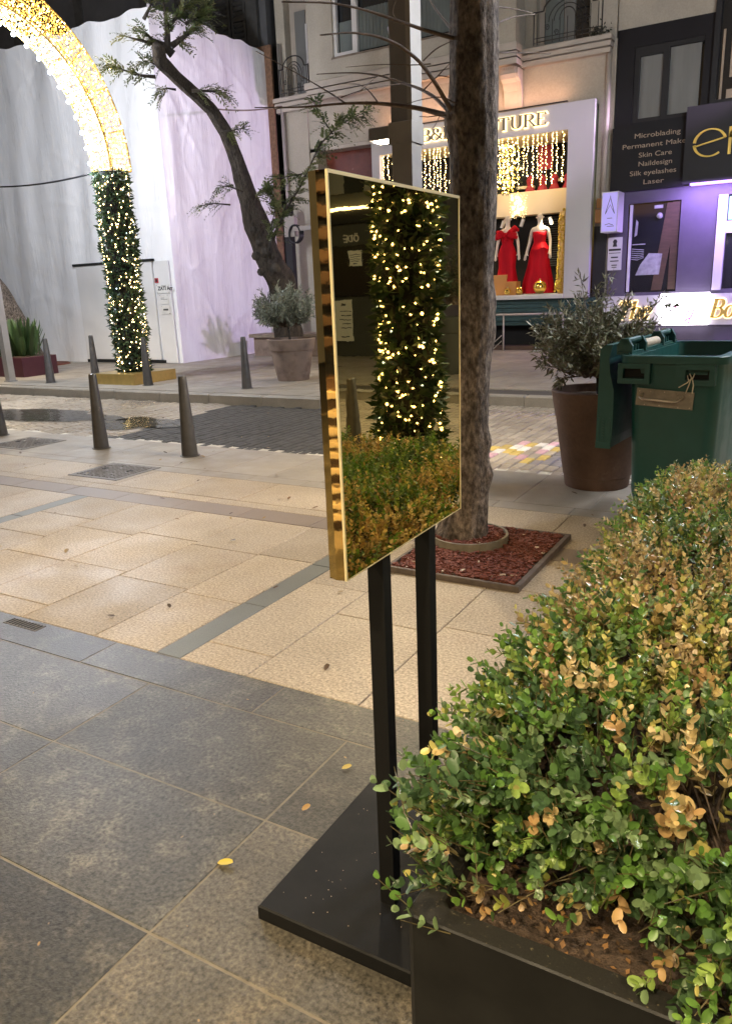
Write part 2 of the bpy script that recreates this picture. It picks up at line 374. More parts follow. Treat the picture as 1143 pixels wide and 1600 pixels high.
# ================================================================== GROUND
def sheet(name, x0, x1, y0, y1, z, m, kind='structure'):
    return MB().add([(x0,y0,z),(x1,y0,z),(x1,y1,z),(x0,y1,z)], [(0,1,2,3)]).build(name, m, None, kind=kind)
ground = sheet('ground', -120, 120, -60, 120, -.06, m_joint)
terrace = sheet('terrace_floor', -9.0, 6.0, -2.2, 2.2, -.0015, m_grout)
pavement = sheet('pavement', -14.0, 6.0, 2.2, 6.05, -.010, m_joint)
road = sheet('road', -40, 30, 6.05, 9.7, -.022, m_joint)
farpav = MB().add([(-40,8.78,.105),(-5.75,8.78,.105),(-5.1,9.58,.105),(30,9.58,.105),(30,17.2,.105),(-40,17.2,.105)], [(0,1,2,3,4,5)]).build('far_pavement', m_joint, None, kind='structure')
_cache = {}
def slab(name, x0, x1, y0, y1, parent, m, gap=.004, t=.03, z=0.0, ch=.003, jit=.0008):
    w, d = round(x1-x0-gap, 3), round(y1-y0-gap, 3)
    if w <= .01 or d <= .01: return
    k = (w, d, m.name, t)
    if k not in _cache:
        _cache[k] = MB().box(-w/2, w/2, -d/2, d/2, -t, 0, 0, ch).mesh(name, m)
    o = link(name, _cache[k], parent, None, ((x0+x1)/2, (y0+y1)/2, z+random.uniform(-jit, jit)))
    o.rotation_euler = (random.uniform(-.001,.001), random.uniform(-.001,.001), 0)
    return o
# terrace: dark slate tiles with pale grout, a narrow border course against the pavement
ys = [1.98-.47*k for k in range(0, 9)]
for r in range(8):
    y1 = ys[r]; y0 = ys[r+1]
    for k in range(-8, 7):
        x0 = -1.28+.94*k
        slab('tile', x0, x0+.94, y0, y1, terrace, m_dark2 if k == 0 and .1 < y0 < 1.2 else m_dark, gap=.004, t=.02)
for k in range(-10, 8):
    x0 = -1.7+.94*k; slab('tile', x0, x0+.94, 1.98, 2.2, terrace, m_dark, gap=.005, t=.02)
# near pavement: tan granite columns between dark bands, a brown band, grey granite along the kerb
cols = []
for k in range(-4, 3):
    xr = -2.265+2.7*k
    if k == 0: cs = [-2.265,-1.9,-1.365,-.84,-.3,.365]
    elif k == -1: cs = [-4.965,-4.38,-3.83,-3.32,-2.80,-2.405]
    else: cs = [xr+2.56*i/5 for i in range(6)]
    cols.append((xr-.14, xr, 'b'))
    for a, b in zip(cs[:-1], cs[1:]): cols.append((a, b, 't'))
known = {(-3.32,-2.80): [2.2,2.84,3.45,4.05], (-2.80,-2.405): [2.2,2.8,3.46,4.05], (-3.83,-3.32): [2.2,2.36,2.9,3.5,4.05], (-2.265,-1.9): [2.2,2.39,3.2,4.05],
         (-4.38,-3.83): [2.2,2.88,3.43,4.05], (-1.365,-.84): [2.2,2.98,3.55,4.05], (-1.9,-1.365): [2.2,2.9,3.5,4.05]}
for a, b, k in cols:
    if k == 'b':
        for y0 in (2.2, 2.82, 3.44): slab('band_stone', a, b, y0, y0+.62 if y0 < 3.4 else 4.05, pavement, m_band)
    else:
        yl = known.get((a, b))
        if yl is None:
            yl = [2.2]; 
            while yl[-1] < 3.6: yl.append(yl[-1]+random.choice([.42,.55,.62,.7]))
            yl[-1] = 4.05
        for y0, y1 in zip(yl[:-1], yl[1:]): slab('slab', a, b, y0, y1, pavement, m_tan)
x = -14.0
while x < 6: slab('band_stone', x, x+.62, 4.05, 4.28, pavement, m_brown); x += .62
x = -14.0
while x < 6:
    w = random.choice([.62,.68,.55]); slab('slab', x, x+w, 4.28, 4.41, pavement, m_tan); slab('slab', x+.2, x+.2+w, 4.41, 4.97, pavement, m_tan); x += w
x = -14.0
while x < 6:
    slab('slab', x, x+.55, 4.97, 5.14, pavement, m_grey); slab('slab', x+.1, x+.65, 5.14, 6.05, pavement, m_grey); x += .55
# pale stones along the road, then cobbles: courses run across the street
x = -16.0
while x < 6: slab('edge_stone', x, x+.24, 6.05, 6.19, road, m_line, z=-.012, jit=.003); x += .24
cob = []
for i in range(215):
    xa = -15.4+i*.097
    y = 6.2-random.random()*.2
    while y < 9.55:
        if y > 8.6 and xa < -5.9 or (y > 8.6 and y-8.6 > (xa+5.9)*1.1): break
        cob.append((xa+.0485, y+.1)); y += .205
def near(c):
    p = PX((c[0], c[1], 0)); inv = 0 if (-20 < p[0] < 500 or 762 < p[0] < 900) and p[1] < 760 else 50
    return math.hypot(*c)+inv
cob.sort(key=near)
far_mb, fard_mb = MB(), MB()
for i, (x, y) in enumerate(cob):
    p = PX((x, y, 0))
    dk = (-6.95-.12*(y-6)+.05*math.sin(9*y) < x < -3.7)
    if i < 300:
        m = m_cobd if dk else m_cob
        if -3.35 < x < -1.75 and 6.45 < y < 7.25+.2*math.sin(5*x):  # scattered cobbles here get a yellow, pink
            r = random.random()
            if x > -2.03: m = m_cobg if r < .8 else m_coby
            else: m = m_coby if r < .33 else m_cobp if r < .47 else m_cobw if r < .56 else m_cobg if r < .68 else m_cob
        o = slab('cobble', x-.0485, x+.0485, y-.1025, y+.1025, road, m, gap=.009, t=.05, z=-.006, ch=.008, jit=.003)
        o.rotation_euler = (random.uniform(-.02,.02), random.uniform(-.02,.02), random.uniform(-.03,.03))
    else:
        z = -.006+random.uniform(-.003,.003)
        (fard_mb if dk else far_mb).box(x-.044, x+.044, y-.098, y+.098, -.05, z, 0, .008)
far_mb.build('cobbles', m_cobs, road, kind='stuff')
fard_mb.build('cobbles', m_cobd, road, kind='stuff')
# a film of rain water lying on the cobbles
m_wet = bpy.data.materials.new('rain_water'); m_wet.use_nodes = True; _t = m_wet.node_tree
for n in list(_t.nodes):
    if n.type == 'BSDF_PRINCIPLED': _t.nodes.remove(n)
_tr = _t.nodes.new('ShaderNodeBsdfTransparent'); _tr.inputs[0].default_value = (.62,.62,.62,1); _gl = _t.nodes.new('ShaderNodeBsdfGlossy'); _gl.inputs['Roughness'].default_value = .05
_fr = _t.nodes.new('ShaderNodeFresnel'); _fr.inputs[0].default_value = 1.45; _mx = _t.nodes.new('ShaderNodeMixShader'); _ns = _t.nodes.new('ShaderNodeTexNoise'); _ns.inputs['Scale'].default_value = 9; _ge = _t.nodes.new('ShaderNodeNewGeometry')
_bp = _t.nodes.new('ShaderNodeBump'); _bp.inputs['Strength'].default_value = .25; _bp.inputs['Distance'].default_value = .03
_t.links.new(_ge.outputs['Position'], _ns.inputs['Vector']); _t.links.new(_ns.outputs['Fac'], _bp.inputs['Height']); _t.links.new(_bp.outputs[0], _gl.inputs['Normal'])
_t.links.new(_fr.outputs[0], _mx.inputs[0]); _t.links.new(_tr.outputs[0], _mx.inputs[1]); _t.links.new(_gl.outputs[0], _mx.inputs[2]); _t.links.new(_mx.outputs[0], _t.nodes['Material Output'].inputs[0])
def puddle(cx, cy, rx, ry, rot, seed):
    r_ = random.Random(seed); n = 40; ph = [r_.uniform(0,6) for _ in range(3)]; vs = []
    for k in range(n):
        a = 2*math.pi*k/n; f = 1+.16*math.sin(3*a+ph[0])+.10*math.sin(5*a+ph[1])+.07*math.sin(9*a+ph[2]); u, v = rx*f*math.cos(a), ry*f*math.sin(a)
        vs.append((cx+u*math.cos(rot)-v*math.sin(rot), cy+u*math.sin(rot)+v*math.cos(rot), .0035))
    MB().add(vs, [tuple(range(n))]).build('puddle', m_wet, None, kind='structure')
puddle(-7.35, 6.95, .62, .42, .1, 3); puddle(-9.3, 7.05, 1.25, .48, .02, 4); puddle(-12.2, 7.3, 1.2, .4, 0, 6)
# far pavement: kerb stones and slabs
def kerbrun(p0, p1, step=.95):
    p0 = np.array(p0, float); p1 = np.array(p1, float); n = max(1, round(np.linalg.norm(p1-p0)/step)); a = math.atan2(*(p1-p0)[::-1])
    L = np.linalg.norm(p1-p0)/n
    me = MB().box(-L/2+.003, L/2-.003, 0, .16, -.1, .13, 0, .018).mesh('kerb_stone', m_kerb)
    for i in range(n):
        c = p0+(p1-p0)*(i+.5)/n; o = link('kerb_stone', me, farpav, None, (c[0], c[1], 0)); o.rotation_euler = (0,0,a)
kerbrun((-17.5,8.66),(-5.8,8.72)); kerbrun((-5.8,8.72),(-5.05,9.55)); kerbrun((-5.05,9.55),(6,9.6))
for i in range(38):
    for j in range(6):
        x = -17.4+i*.62+(.31 if j % 2 else 0); y = 8.95+j*.66
        if x > -5.9 and y < 9.75: continue
        slab('slab', x, x+.62, y, y+.66, farpav, m_grey if j > 0 else m_kerb, z=.122, gap=.008)
sheet('plaza_paving', -30, 30, 12.9, 17.2, .119, m_grey).parent = farpav

# tree pit: steel edging, concrete ring, red bark mulch
pit = thing('tree_pit', 'square tree pit of red bark mulch around the brown trunk', 'tree pit', (-1.58, 3.99, 0))
def child(mb, name, m, par, **k):
    o = mb.build(name, m, par, **k)
    if par is not None and par.type == 'EMPTY': o.matrix_parent_inverse = par.matrix_basis.inverted()
    return o
x0, x1, y0, y1 = -1.965, -1.19, 3.51, 4.465
for a in ((x0,x1,y0,y0+.022),(x0,x1,y1-.022,y1),(x0,x0+.022,y0+.022,y1-.022),(x1-.03,x1,y0+.022,y1-.022)):
    child(MB().box(*a, -.02, .032, 0, .003), 'edging', m_edge, pit)
child(MB().box(x0+.022, x1-.03, y0+.022, y1-.022, -.02, .012), 'soil', m_soil, pit)
child(MB().lathe([(.232,0),(.232,.07),(.218,.07),(.218,0)], (-1.715,4.13,.005), 40, close=False), 'ring', m_ring, pit, auto=40)
mb = MB()
for i in range(4200):
    x = random.uniform(x0+.03, x1-.04); y = random.uniform(y0+.03, y1-.03)
    r = math.hypot(x+1.715, y-4.13); 
    z = .02+random.random()*.018+(.035 if r < .212 else 0)
    if .213 < r < .238: continue
    l = random.uniform(.012,.034)
    mb.obox((x,y,z), (l, l*.45, .006), Matrix.Rotation(random.uniform(0,6.3),3,'Z') @ Matrix.Rotation(random.uniform(-.6,.6),3,'X'), 1 if random.random() < .012 else 0)
child(mb, 'mulch', [m_mulch, m_chipw], pit, kind='stuff')

# iron covers in the pavement
def cover(x0, x1, y0, y1, label):
    t = thing('access_cover', label, 'manhole cover', ((x0+x1)/2, (y0+y1)/2, 0))
    child(MB().box(x0, x1, y0, y1, -.01, .005, 0, .002), 'frame', m_iron, t)
    mb = MB(); n = 11
    for i in range(n):
        for j in range(n):
            cx = x0+.05+(x1-x0-.1)*(i+.5)/n; cy = y0+.05+(y1-y0-.1)*(j+.5)/n
            if random.random() < .07: continue
            h = (i+j) % 2
            mb.box(cx-(.021 if h else .012), cx+(.021 if h else .012), cy-(.012 if h else .021), cy+(.012 if h else .021), .004, .010)
    child(mb, 'tread_pattern', m_iron, t)
    child(MB().box(x0+.13,x0+.17,y0+.28,y0+.33,.005,.011).box(x1-.17,x1-.13,y0+.28,y0+.33,.005,.011), 'lifting_slot', m_dark_line, t)
    return t
cover(-5.79, -5.17, 4.53, 5.07, 'square iron cover across the edge of the tan and grey paving')
cover(-7.95, -7.32, 5.2, 5.78, 'square iron cover in the grey paving before the left bollard')
# small black drain by the dark terrace edge
g = thing('floor_drain', 'small wet black drain where the dark terrace meets the tan paving', 'drain', (-3.22,2.14,0))
child(MB().box(-3.34,-3.10,2.11,2.175,-.01,.003,0,.001), 'grate', m_iron, g)
mb = MB()
for i in range(10): mb.box(-3.33+i*.023, -3.318+i*.023, 2.118, 2.168, .003, .0045)
pieces(mb, 'slot', m_dark_line, g)
# fallen leaves
def one_leaf(p, L, col, label, rz):
    me = leafmesh('fallen_leaf', [(0,0,0)], [(math.cos(rz),math.sin(rz),.12)], [(.2,.1,1)], L, L*.55, [col], m_tree, True)
    o = link('fallen_leaf', me, None, None, p); tag(o, label, 'leaf'); return o
p = G(340,1350); one_leaf((p[0],p[1],.004), .046, (.62,.46,.05), 'bright yellow leaf lying on the dark tile grout line', .35)
p = G(534,1203); one_leaf((p[0],p[1],.004), .035, (.55,.42,.12), 'pale yellow leaf on the dark tile beside the black base plate', .9)
p = G(472,1268); one_leaf((p[0],p[1],.004), .032, (.40,.24,.08), 'brown curled leaf on the dark tile left of the base plate', 1.3)
P_ = []; D_ = []; C_ = []; L_ = []
for i in range(150):
    x = random.uniform(-8, .5); y = random.uniform(2.3, 8.5)
    a = random.uniform(0, 6.3); P_.append((x,y,.004)); D_.append((math.cos(a),math.sin(a),.25)); C_.append(random.choice([(.10,.055,.025),(.07,.04,.02),(.3,.2,.07),(.16,.08,.03)])); L_.append(random.uniform(.018,.05))
for i in range(50):
    x = random.uniform(-3.2, -.9); y = random.uniform(.5, 2.2)
    a = random.uniform(0, 6.3); P_.append((x,y,.004)); D_.append((math.cos(a),math.sin(a),.2)); C_.append(random.choice([(.3,.2,.1),(.2,.15,.1)])); L_.append(random.uniform(.003,.012))
o = link('leaf_litter', leafmesh('leaf_litter', P_, D_, [(0.1,0,1)]*200, L_, np.array(L_)*.5, C_, m_tree, True), None, 'stuff')

# ================================================================== SIGN STAND (mirror-gold panel on two black posts)
sign = thing('sign_stand', 'tall gold mirror panel on two black posts and a black base plate', 'sign stand', (-.78,1.49,0))
mb = MB(); mb.box(-1.065,-.506,1.2,1.785,.002,.042,0,.004); child(mb, 'base_plate', m_black, sign)
for y in (1.37, 1.60): child(MB().box(-.799,-.7605,y-.0175,y+.0175,.042,.962,0,0), 'post', m_black, sign)
xf, xb, ya, yb, za, zb = -.758, -.80, 1.2, 1.768, .952, 1.703
child(MB().box(xf-.006, xf, ya+.004, yb-.004, za+.003, zb-.005), 'mirror_face', m_mirror, sign)
mb = MB()                                       # the near edge is two gold strips folded along a middle crease
xm = (xf+xb)/2-.001
mb.add([(xb,ya+.0065,za),(xm,ya-.0008,za),(xm,ya-.0008,zb),(xb,ya+.0065,zb)], [(0,1,2,3)])
mb.add([(xm,ya-.0008,za),(xf-.0035,ya+.003,za),(xf-.0035,ya+.003,zb),(xm,ya-.0008,zb)], [(0,1,2,3)])
mb.add([(xb,ya+.0065,za),(xb,ya+.0065,zb),(xb,yb,zb),(xb,yb,za)], [(0,1,2,3)])
mb.add([(xb,yb,za),(xb,yb,zb),(xf-.0035,yb,zb),(xf-.0035,yb,za)], [(0,1,2,3)])
mb.add([(xb,ya+.004,za),(xb,yb,za),(xf-.007,yb,za),(xf-.007,ya+.004,za)], [(0,1,2,3)])
mb.add([(xb,ya+.0065,zb),(xm,ya-.0008,zb),(xf-.0035,ya+.0055,zb),(xf-.0035,yb,zb),(xb,yb,zb)], [(0,1,2,3,4)])
child(mb, 'gold_casing', m_gold, sign)
mb = MB()
mb.box(xf-.0035, xf+.0012, ya+.0005, ya+.0045, za, zb); mb.box(xf-.0035, xf+.0012, ya+.0045, yb, zb-.0055, zb+.0005)
mb.box(xf-.0035, xf+.0012, yb-.003, yb, za, zb-.0055); mb.box(xf-.0035, xf+.0008, ya+.0045, yb-.003, za, za+.002)
child(mb, 'face_trim', m_trim, sign)
# dust specks on the base plate
mb = MB()
for i in range(46):
    mb.octa((random.uniform(-1.04,-.56), random.uniform(1.22,1.7), .0425), random.uniform(.0006,.0016))
child(mb, 'dust_speck', m_chipw, sign, kind='stuff')

# ================================================================== PLANTER WITH BOX HEDGE
pl = thing('planter_box', 'long black planter box with dry soil under the box hedge', 'planter', (0,2.05,0))
ox0, ox1, oy0, oy1, zt = -.5, .56, .925, 3.22, .5
c = .013
def ring(i, z):
    a, b, d, e = ox0+i, ox1-i, oy0+i, oy1-i
    return [(a+c,d,z),(b-c,d,z),(b,d+c,z),(b,e-c,z),(b-c,e,z),(a+c,e,z),(a,e-c,z),(a,d+c,z)]
mb = MB(); vs = ring(0,.004)+ring(0,zt-.003)+ring(.003,zt)+ring(.042,zt)+ring(.046,zt-.004)+ring(.046,.38)
mb.add(vs, [(r*8+k, r*8+(k+1)%8, r*8+8+(k+1)%8, r*8+8+k) for r in (0,1) for k in range(8)], 0)
mb.add(vs, [(r*8+k, r*8+(k+1)%8, r*8+8+(k+1)%8, r*8+8+k) for r in (2,3,4) for k in range(8)], 1)
child(mb, 'box_wall', [m_blackp, m_dusty], pl)
mb = MB(); nx, ny = 40, 80; vs = []
for j in range(ny+1):
    for i in range(nx+1):
        x = ox0+.046+(ox1-ox0-.092)*i/nx; y = oy0+.046+(oy1-oy0-.092)*j/ny
        vs.append((x, y, .452+.012*math.sin(17*x+3*y)+.010*math.sin(31*y-9*x)+random.uniform(-.005,.006)))
mb.add(vs, [(j*(nx+1)+i, j*(nx+1)+i+1, (j+1)*(nx+1)+i+1, (j+1)*(nx+1)+i) for j in range(ny) for i in range(nx)])
child(mb, 'soil', m_soil2, pl, smooth=True)
P_, D_, L_, C_ = [], [], [], []
for i in range(420):
    a = random.uniform(0,6.3); P_.append((random.uniform(ox0+.06,ox1-.06), oy0+.06+abs(random.gauss(0,.16)), .468)); D_.append((math.cos(a),math.sin(a),random.uniform(-.1,.5)))
    L_.append(random.uniform(.008,.019)); C_.append(random.choice([(.28,.15,.06),(.2,.11,.05),(.4,.22,.08),(.1,.06,.03),(.12,.08,.05)]))
o = link('dead_leaves', leafmesh('dead_leaves', P_, D_, [(0.2,.1,1)]*420, L_, np.array(L_)*.6, C_, m_leaf), pl, 'stuff'); o.matrix_parent_inverse = pl.matrix_basis.inverted()

hedge = thing('box_hedge', 'clipped box hedge half green half dried yellow in the black planter', 'hedge', (0,2.05,.45))
def vnoise(x, y): return (np.sin(7.1*x+2.3*y+.5)+np.sin(5.3*y-4.1*x+1.9)+.7*np.sin(13.7*x-9.1*y)+.6*np.sin(17.3*y+11.9*x+2.2))/3.3
def front(x): return np.interp(x, [-.6,-.45,-.3,-.15,-.05,.05,.6], [1.06,1.08,1.11,1.08,1.00,.93,.90])
def surf(n):
    """points and outward normals over the rounded outside of the hedge"""
    t = rng.random(n); x = rng.uniform(-.48,.56,n); y = rng.uniform(0,1,n); fr = front(x)
    y = fr+(3.24-fr)*y; z = .755+.05*vnoise(x*1.9,y*1.9)+.02*(y-2)*.6
    P = np.stack([x,y,z],1); N = np.stack([.25*rng.normal(size=n),.25*rng.normal(size=n),np.ones(n)],1)
    dl = x+.48; k = dl < .13; P[k,2] -= ((.13-dl[k])/.13)**2*.10; N[k,0] -= (.13-dl[k])/.13*1.3
    df = P[:,1]-fr; k = df < .17; P[k,2] -= ((.17-df[k])/.17)**2*.11; N[k,1] -= (.17-df[k])/.17*1.3
    s = t < .17                                   # left side
    P[s,0] = -.48+.022*rng.normal(size=s.sum()); P[s,2] = .47+.25*rng.random(s.sum())**.75; N[s] = np.stack([-np.ones(s.sum()), .4*rng.normal(size=s.sum()), .5*rng.random(s.sum())],1)
    s = (t > .17) & (t < .235)                      # front side
    P[s,1] = fr[s]+.02*rng.normal(size=s.sum()); P[s,2] = .505+.19*rng.random(s.sum()); N[s] = np.stack([.5*rng.normal(size=s.sum()), -np.ones(s.sum()), .3*rng.random(s.sum())],1)
    s = (t > .235) & (t < .29)                      # far end
    P[s,1] = 3.24; P[s,2] = .5+.28*rng.random(s.sum()); N[s] = np.stack([.5*rng.normal(size=s.sum()), np.ones(s.sum()), .4*rng.random(s.sum())],1)
    N /= np.linalg.norm(N,axis=1,keepdims=True)
    P = P-N*(rng.random(n)**1.6*.075)[:,None]
    return P, N
blobs = [(985,920,115,85,1.0),(1085,1040,120,80,.95),(875,985,55,42,.7),(1095,785,80,42,1.0),(1085,1270,80,58,.9),(940,1090,90,40,.55),(930,860,45,35,.15),(1120,920,90,80,.8),(1010,1170,60,35,.35)]
def dryness(P):
    q = np.array([PX(p) for p in P]); d = np.zeros(len(P))
    for x,y,rx,ry,s in blobs: d = np.maximum(d, s*np.exp(-((q[:,0]-x)/rx)**2-((q[:,1]-y)/ry)**2))
    for x,y,rx,ry in ((935,800,55,55),(905,868,35,40),(1010,752,60,22)): d *= 1-.92*np.exp(-((q[:,0]-x)/rx)**2-((q[:,1]-y)/ry)**2)   # fresh green along the back edge
    ins = (q[:,0] > 1180)                            # the part that only the mirror and other views see
    d[ins] = np.maximum(d[ins], .9*(np.sin(6*P[ins,0]+4*P[ins,1]) > .55))
    return np.clip(d*(1+.35*vnoise(P[:,0]*3,P[:,1]*3))+.05*vnoise(P[:,0]*5+3,P[:,1]*5), 0.035, 1), q
G1 = np.array([(.170,.305,.055),(.125,.250,.048),(.088,.170,.048),(.26,.375,.085),(.20,.29,.13),(.068,.128,.05)])
Y1 = np.array([(.58,.44,.20),(.54,.40,.16),(.66,.53,.28),(.38,.27,.13),(.52,.46,.14),(.42,.27,.115)])
def sprigs(P, N, dry, npair=6, length=.078, size=.0225):
    n = len(P); D = N+.55*unit(n)+np.array([0,0,.25]); D /= np.linalg.norm(D,axis=1,keepdims=True)
    U = np.cross(D, unit(n)); U /= np.linalg.norm(U,axis=1,keepdims=True); V = np.cross(D,U)
    ln_ = length*rng.uniform(.75,1.25,n)
    isdry = rng.random(n) < dry
    base = np.where(isdry[:,None], Y1[rng.integers(0,len(Y1),n)], G1[rng.integers(0,len(G1),n)])
    base = np.where(((~isdry) & (rng.random(n) < .015+.35*dry))[:,None], np.array([.26,.28,.06])[None], base)
    out = [[],[],[],[],[]]
    for k in range(npair):
        t = (k+.4)/npair
        for sg in (0, math.pi):
            ph = k*math.pi/2+sg+rng.normal(size=n)*.25
            R_ = U*np.cos(ph)[:,None]+V*np.sin(ph)[:,None]
            a = rng.uniform(.75,1.15,n)[:,None]*(1-.35*t)
            Ld = D*np.cos(a)+R_*np.sin(a)
            out[0].append(P+D*(t*ln_)[:,None]); out[1].append(Ld); out[2].append(D*np.sin(a)-R_*np.cos(a)+.25*unit(n))
            out[3].append(size*rng.uniform(.62,1.15,n)*(1.0-.4*max(0,t-.6)/.4)*(.75+.25*min(1,t*4)))
            cj = base*rng.uniform(.72,1.25,(n,1)); fl = rng.random(n) < .03*(1-isdry)+.10*isdry
            cj = np.where(fl[:,None], np.where(isdry[:,None], G1[2][None], Y1[4][None]), cj); out[4].append(cj)
    return [np.concatenate(a) for a in out]+[D, ln_]
N_SPR = 6600
P0, N0 = surf(N_SPR)
dry, q = dryness(P0)
dist = np.linalg.norm(P0-EYE, axis=1); inframe = (q[:,0] > 560) & (q[:,0] < 1150) & (q[:,1] < 1620) & (q[:,1] > 700)
order = np.argsort(np.where(inframe, dist, dist+50))
near_i, rest_i = order[:296], order[296:]
mid_i = rest_i[dist[rest_i] < 2.1]; far_i = rest_i[dist[rest_i] >= 2.1]
def hook(o, par): o.parent = par; o.matrix_parent_inverse = par.matrix_basis.inverted(); return o
for nm, idx, hi, npair in (('foliage', mid_i, True, 6), ('foliage', far_i, False, 6)):
    a = sprigs(P0[idx], N0[idx], dry[idx], npair)
    o = link(nm, leafmesh(nm, a[0], a[1], a[2], a[3], a[3]*.62, a[4], m_leaf, hi), None, 'stuff'); hook(o, hedge)
    if hi:
        mb = MB()
        for p, d, l in zip(P0[idx], a[5], a[6]): mb.tube([p-d*.01, p+d*l*.8], [.0008,.0005], 3, cap=False)
        hook(mb.build('stems', m_stem, None, kind='stuff'), hedge)
# the nearest sprigs one by one: a dozen shapes, copied
kinds = []
for k in range(18):
    a = sprigs(np.zeros((1,3)), np.array([[0,0,1.0]]), np.array([0.0 if k < 12 else 1.0]), random.choice([4,5,6]), .080, .0255)
    a[5][:] = (0,0,1)
    me = leafmesh('sprig', a[0], a[1], a[2], a[3], a[3]*.64, a[4], m_leaf, True); kinds.append(me)
    b = MB().tube([(0,0,-.012),a[5][0]*a[6][0]*.85], [.0012,.0007], 4); nv = len(me.vertices)
    bm = __import__('bmesh').new(); bm.from_mesh(me)
    cl = bm.verts.layers.float_color.get('Col')
    vv = [bm.verts.new(v) for v in b.v]
    for v in vv: v[cl] = (.11,.09,.04,1)
    for f in b.f: bm.faces.new([vv[i] for i in f])
    bm.to_mesh(me); bm.free()
for i in near_i:
    n = N0[i]+.5*unit(1)[0]+np.array([0,0,.2])
    me = kinds[random.randrange(12,18)] if random.random() < dry[i] else kinds[random.randrange(0,12)]
    o = link('sprig', me, None); o.matrix_world = Matrix.Translation(Vector(P0[i])) @ Vector(n).to_track_quat('Z','Y').to_matrix().to_4x4() @ Matrix.Rotation(random.uniform(0,6.3),4,'Z')
    hook(o, hedge)
# long straggling shoots over the rim and woody branches inside
def shoot(path, m=10, dryp=.1):
    path = np.array(path, float); mb = MB().tube(path, list(np.linspace(.0016,.0008,len(path))), 5)
    hook(mb.build('shoot', m_stem, None), hedge)
    seg = np.linspace(0,len(path)-1.001,m); Ps=[]; Ns=[]
    for s_ in seg:
        i = int(s_); f = s_-i; Ps.append(path[i]*(1-f)+path[i+1]*f); Ns.append(path[i+1]-path[i])
    a = sprigs(np.array(Ps), np.array(Ns)/np.linalg.norm(Ns,axis=1,keepdims=True), np.full(m,dryp), 2, .024, .0235)
    hook(link('shoot_leaves', leafmesh('shoot_leaves', a[0], a[1], a[2], a[3], a[3]*.62, a[4], m_leaf, True), None), hedge)
shoot([(-.36,1.20,.66),(-.45,1.14,.69),(-.515,1.10,.70)], 9, .15)
shoot([(-.38,1.26,.60),(-.47,1.17,.60),(-.51,1.11,.56),(-.51,1.09,.525)], 10, .5)
shoot([(-.40,1.18,.60),(-.47,1.10,.56),(-.50,1.06,.53)], 7, .2)
shoot([(-.30,1.2,.52),(-.36,1.08,.50),(-.42,1.0,.505)], 7, .5)
shoot([(-.20,1.2,.5),(-.30,1.08,.52),(-.36,.985,.51)], 8, .25)
shoot([(-.15,1.18,.56),(-.22,1.06,.55),(-.25,1.0,.53)], 7, .05)
shoot([(-.05,1.1,.55),(-.10,.99,.54),(-.12,.95,.52)], 8, .2)
shoot([(.05,1.0,.6),(.0,.93,.56),(-.03,.90,.52)], 8, .1)
shoot([(.02,1.0,.6),(-.02,.93,.60),(-.05,.88,.57)], 8, .05)
mb = MB()
for i in range(230):
    x = random.uniform(-.42,.5); y = random.uniform(1.12,3.1); a = random.uniform(0,6.3); s_ = random.uniform(.03,.14)
    mb.tube([(x,y,.44),(x+s_*.4*math.cos(a),y+s_*.4*math.sin(a),.56),(x+s_*math.cos(a),y+s_*math.sin(a),random.uniform(.66,.76))],[.003,.0022,.001],5)
hook(mb.build('woody_stems', m_twig, None, kind='stuff'), hedge)

# ================================================================== GREEN BIN (lid thrown open over its left side)
bn = thing('wheelie_bin', 'big green plastic bin with open lid and a bronze handle plate', 'bin', (-.97,4.5,0), R(-5))
def bc(mb, name, m, **k): return mb.build(name, m, bn, **k)      # built in the bin's own axes
Wd, Dp, Hh = .565, 1.15, 1.10
mb = MB(); n_ = 4
def rr(x0,x1,y0,y1,r,z):
    out = []
    for cx,cy,a0 in ((x0+r,y0+r,180),(x1-r,y0+r,270),(x1-r,y1-r,0),(x0+r,y1-r,90)):
        for k in range(5): a = R(a0+90*k/4); out.append((cx+r*math.cos(a),cy+r*math.sin(a),z))
    return out
def loops(mb, rs, mi=0):
    n = len(rs[0]); mb.add([p for r_ in rs for p in r_], [(i*n+k,i*n+(k+1)%n,(i+1)*n+(k+1)%n,(i+1)*n+k) for i in range(len(rs)-1) for k in range(n)], mi)
loops(mb, [rr(.11,Wd-.08,.10,Dp-.1,.05,.14), rr(.08,Wd-.05,.06,Dp-.06,.06,.30), rr(.05,Wd-.03,.035,Dp-.03,.07,1.0), rr(.045,Wd-.03,.03,Dp-.03,.07,Hh-.01),
           rr(.06,Wd-.045,.045,Dp-.05,.06,Hh-.01), rr(.075,Wd-.06,.06,Dp-.06,.06,.8), rr(.13,Wd-.11,.12,Dp-.12,.05,.2)])
mb.add(rr(.11,Wd-.08,.10,Dp-.1,.05,.14)[::-1]+[], [tuple(range(20))]); mb.add(rr(.13,Wd-.11,.12,Dp-.12,.05,.2), [tuple(range(20))])
bc(mb, 'body', m_bin, auto=35)
mb = MB()
loops(mb, [rr(.0,Wd,0,Dp,.06,Hh-.042), rr(.0,Wd,0,Dp,.06,Hh-.004), rr(.004,Wd-.004,.004,Dp-.004,.06,Hh), rr(.052,Wd-.05,.05,Dp-.05,.06,Hh), rr(.052,Wd-.05,.05,Dp-.05,.06,Hh-.042), rr(.0,Wd,0,Dp,.06,Hh-.042)])
bc(mb, 'rim', m_bin, auto=35)
mb = MB()                                         # lifting pockets under the rim, frames around dark holes
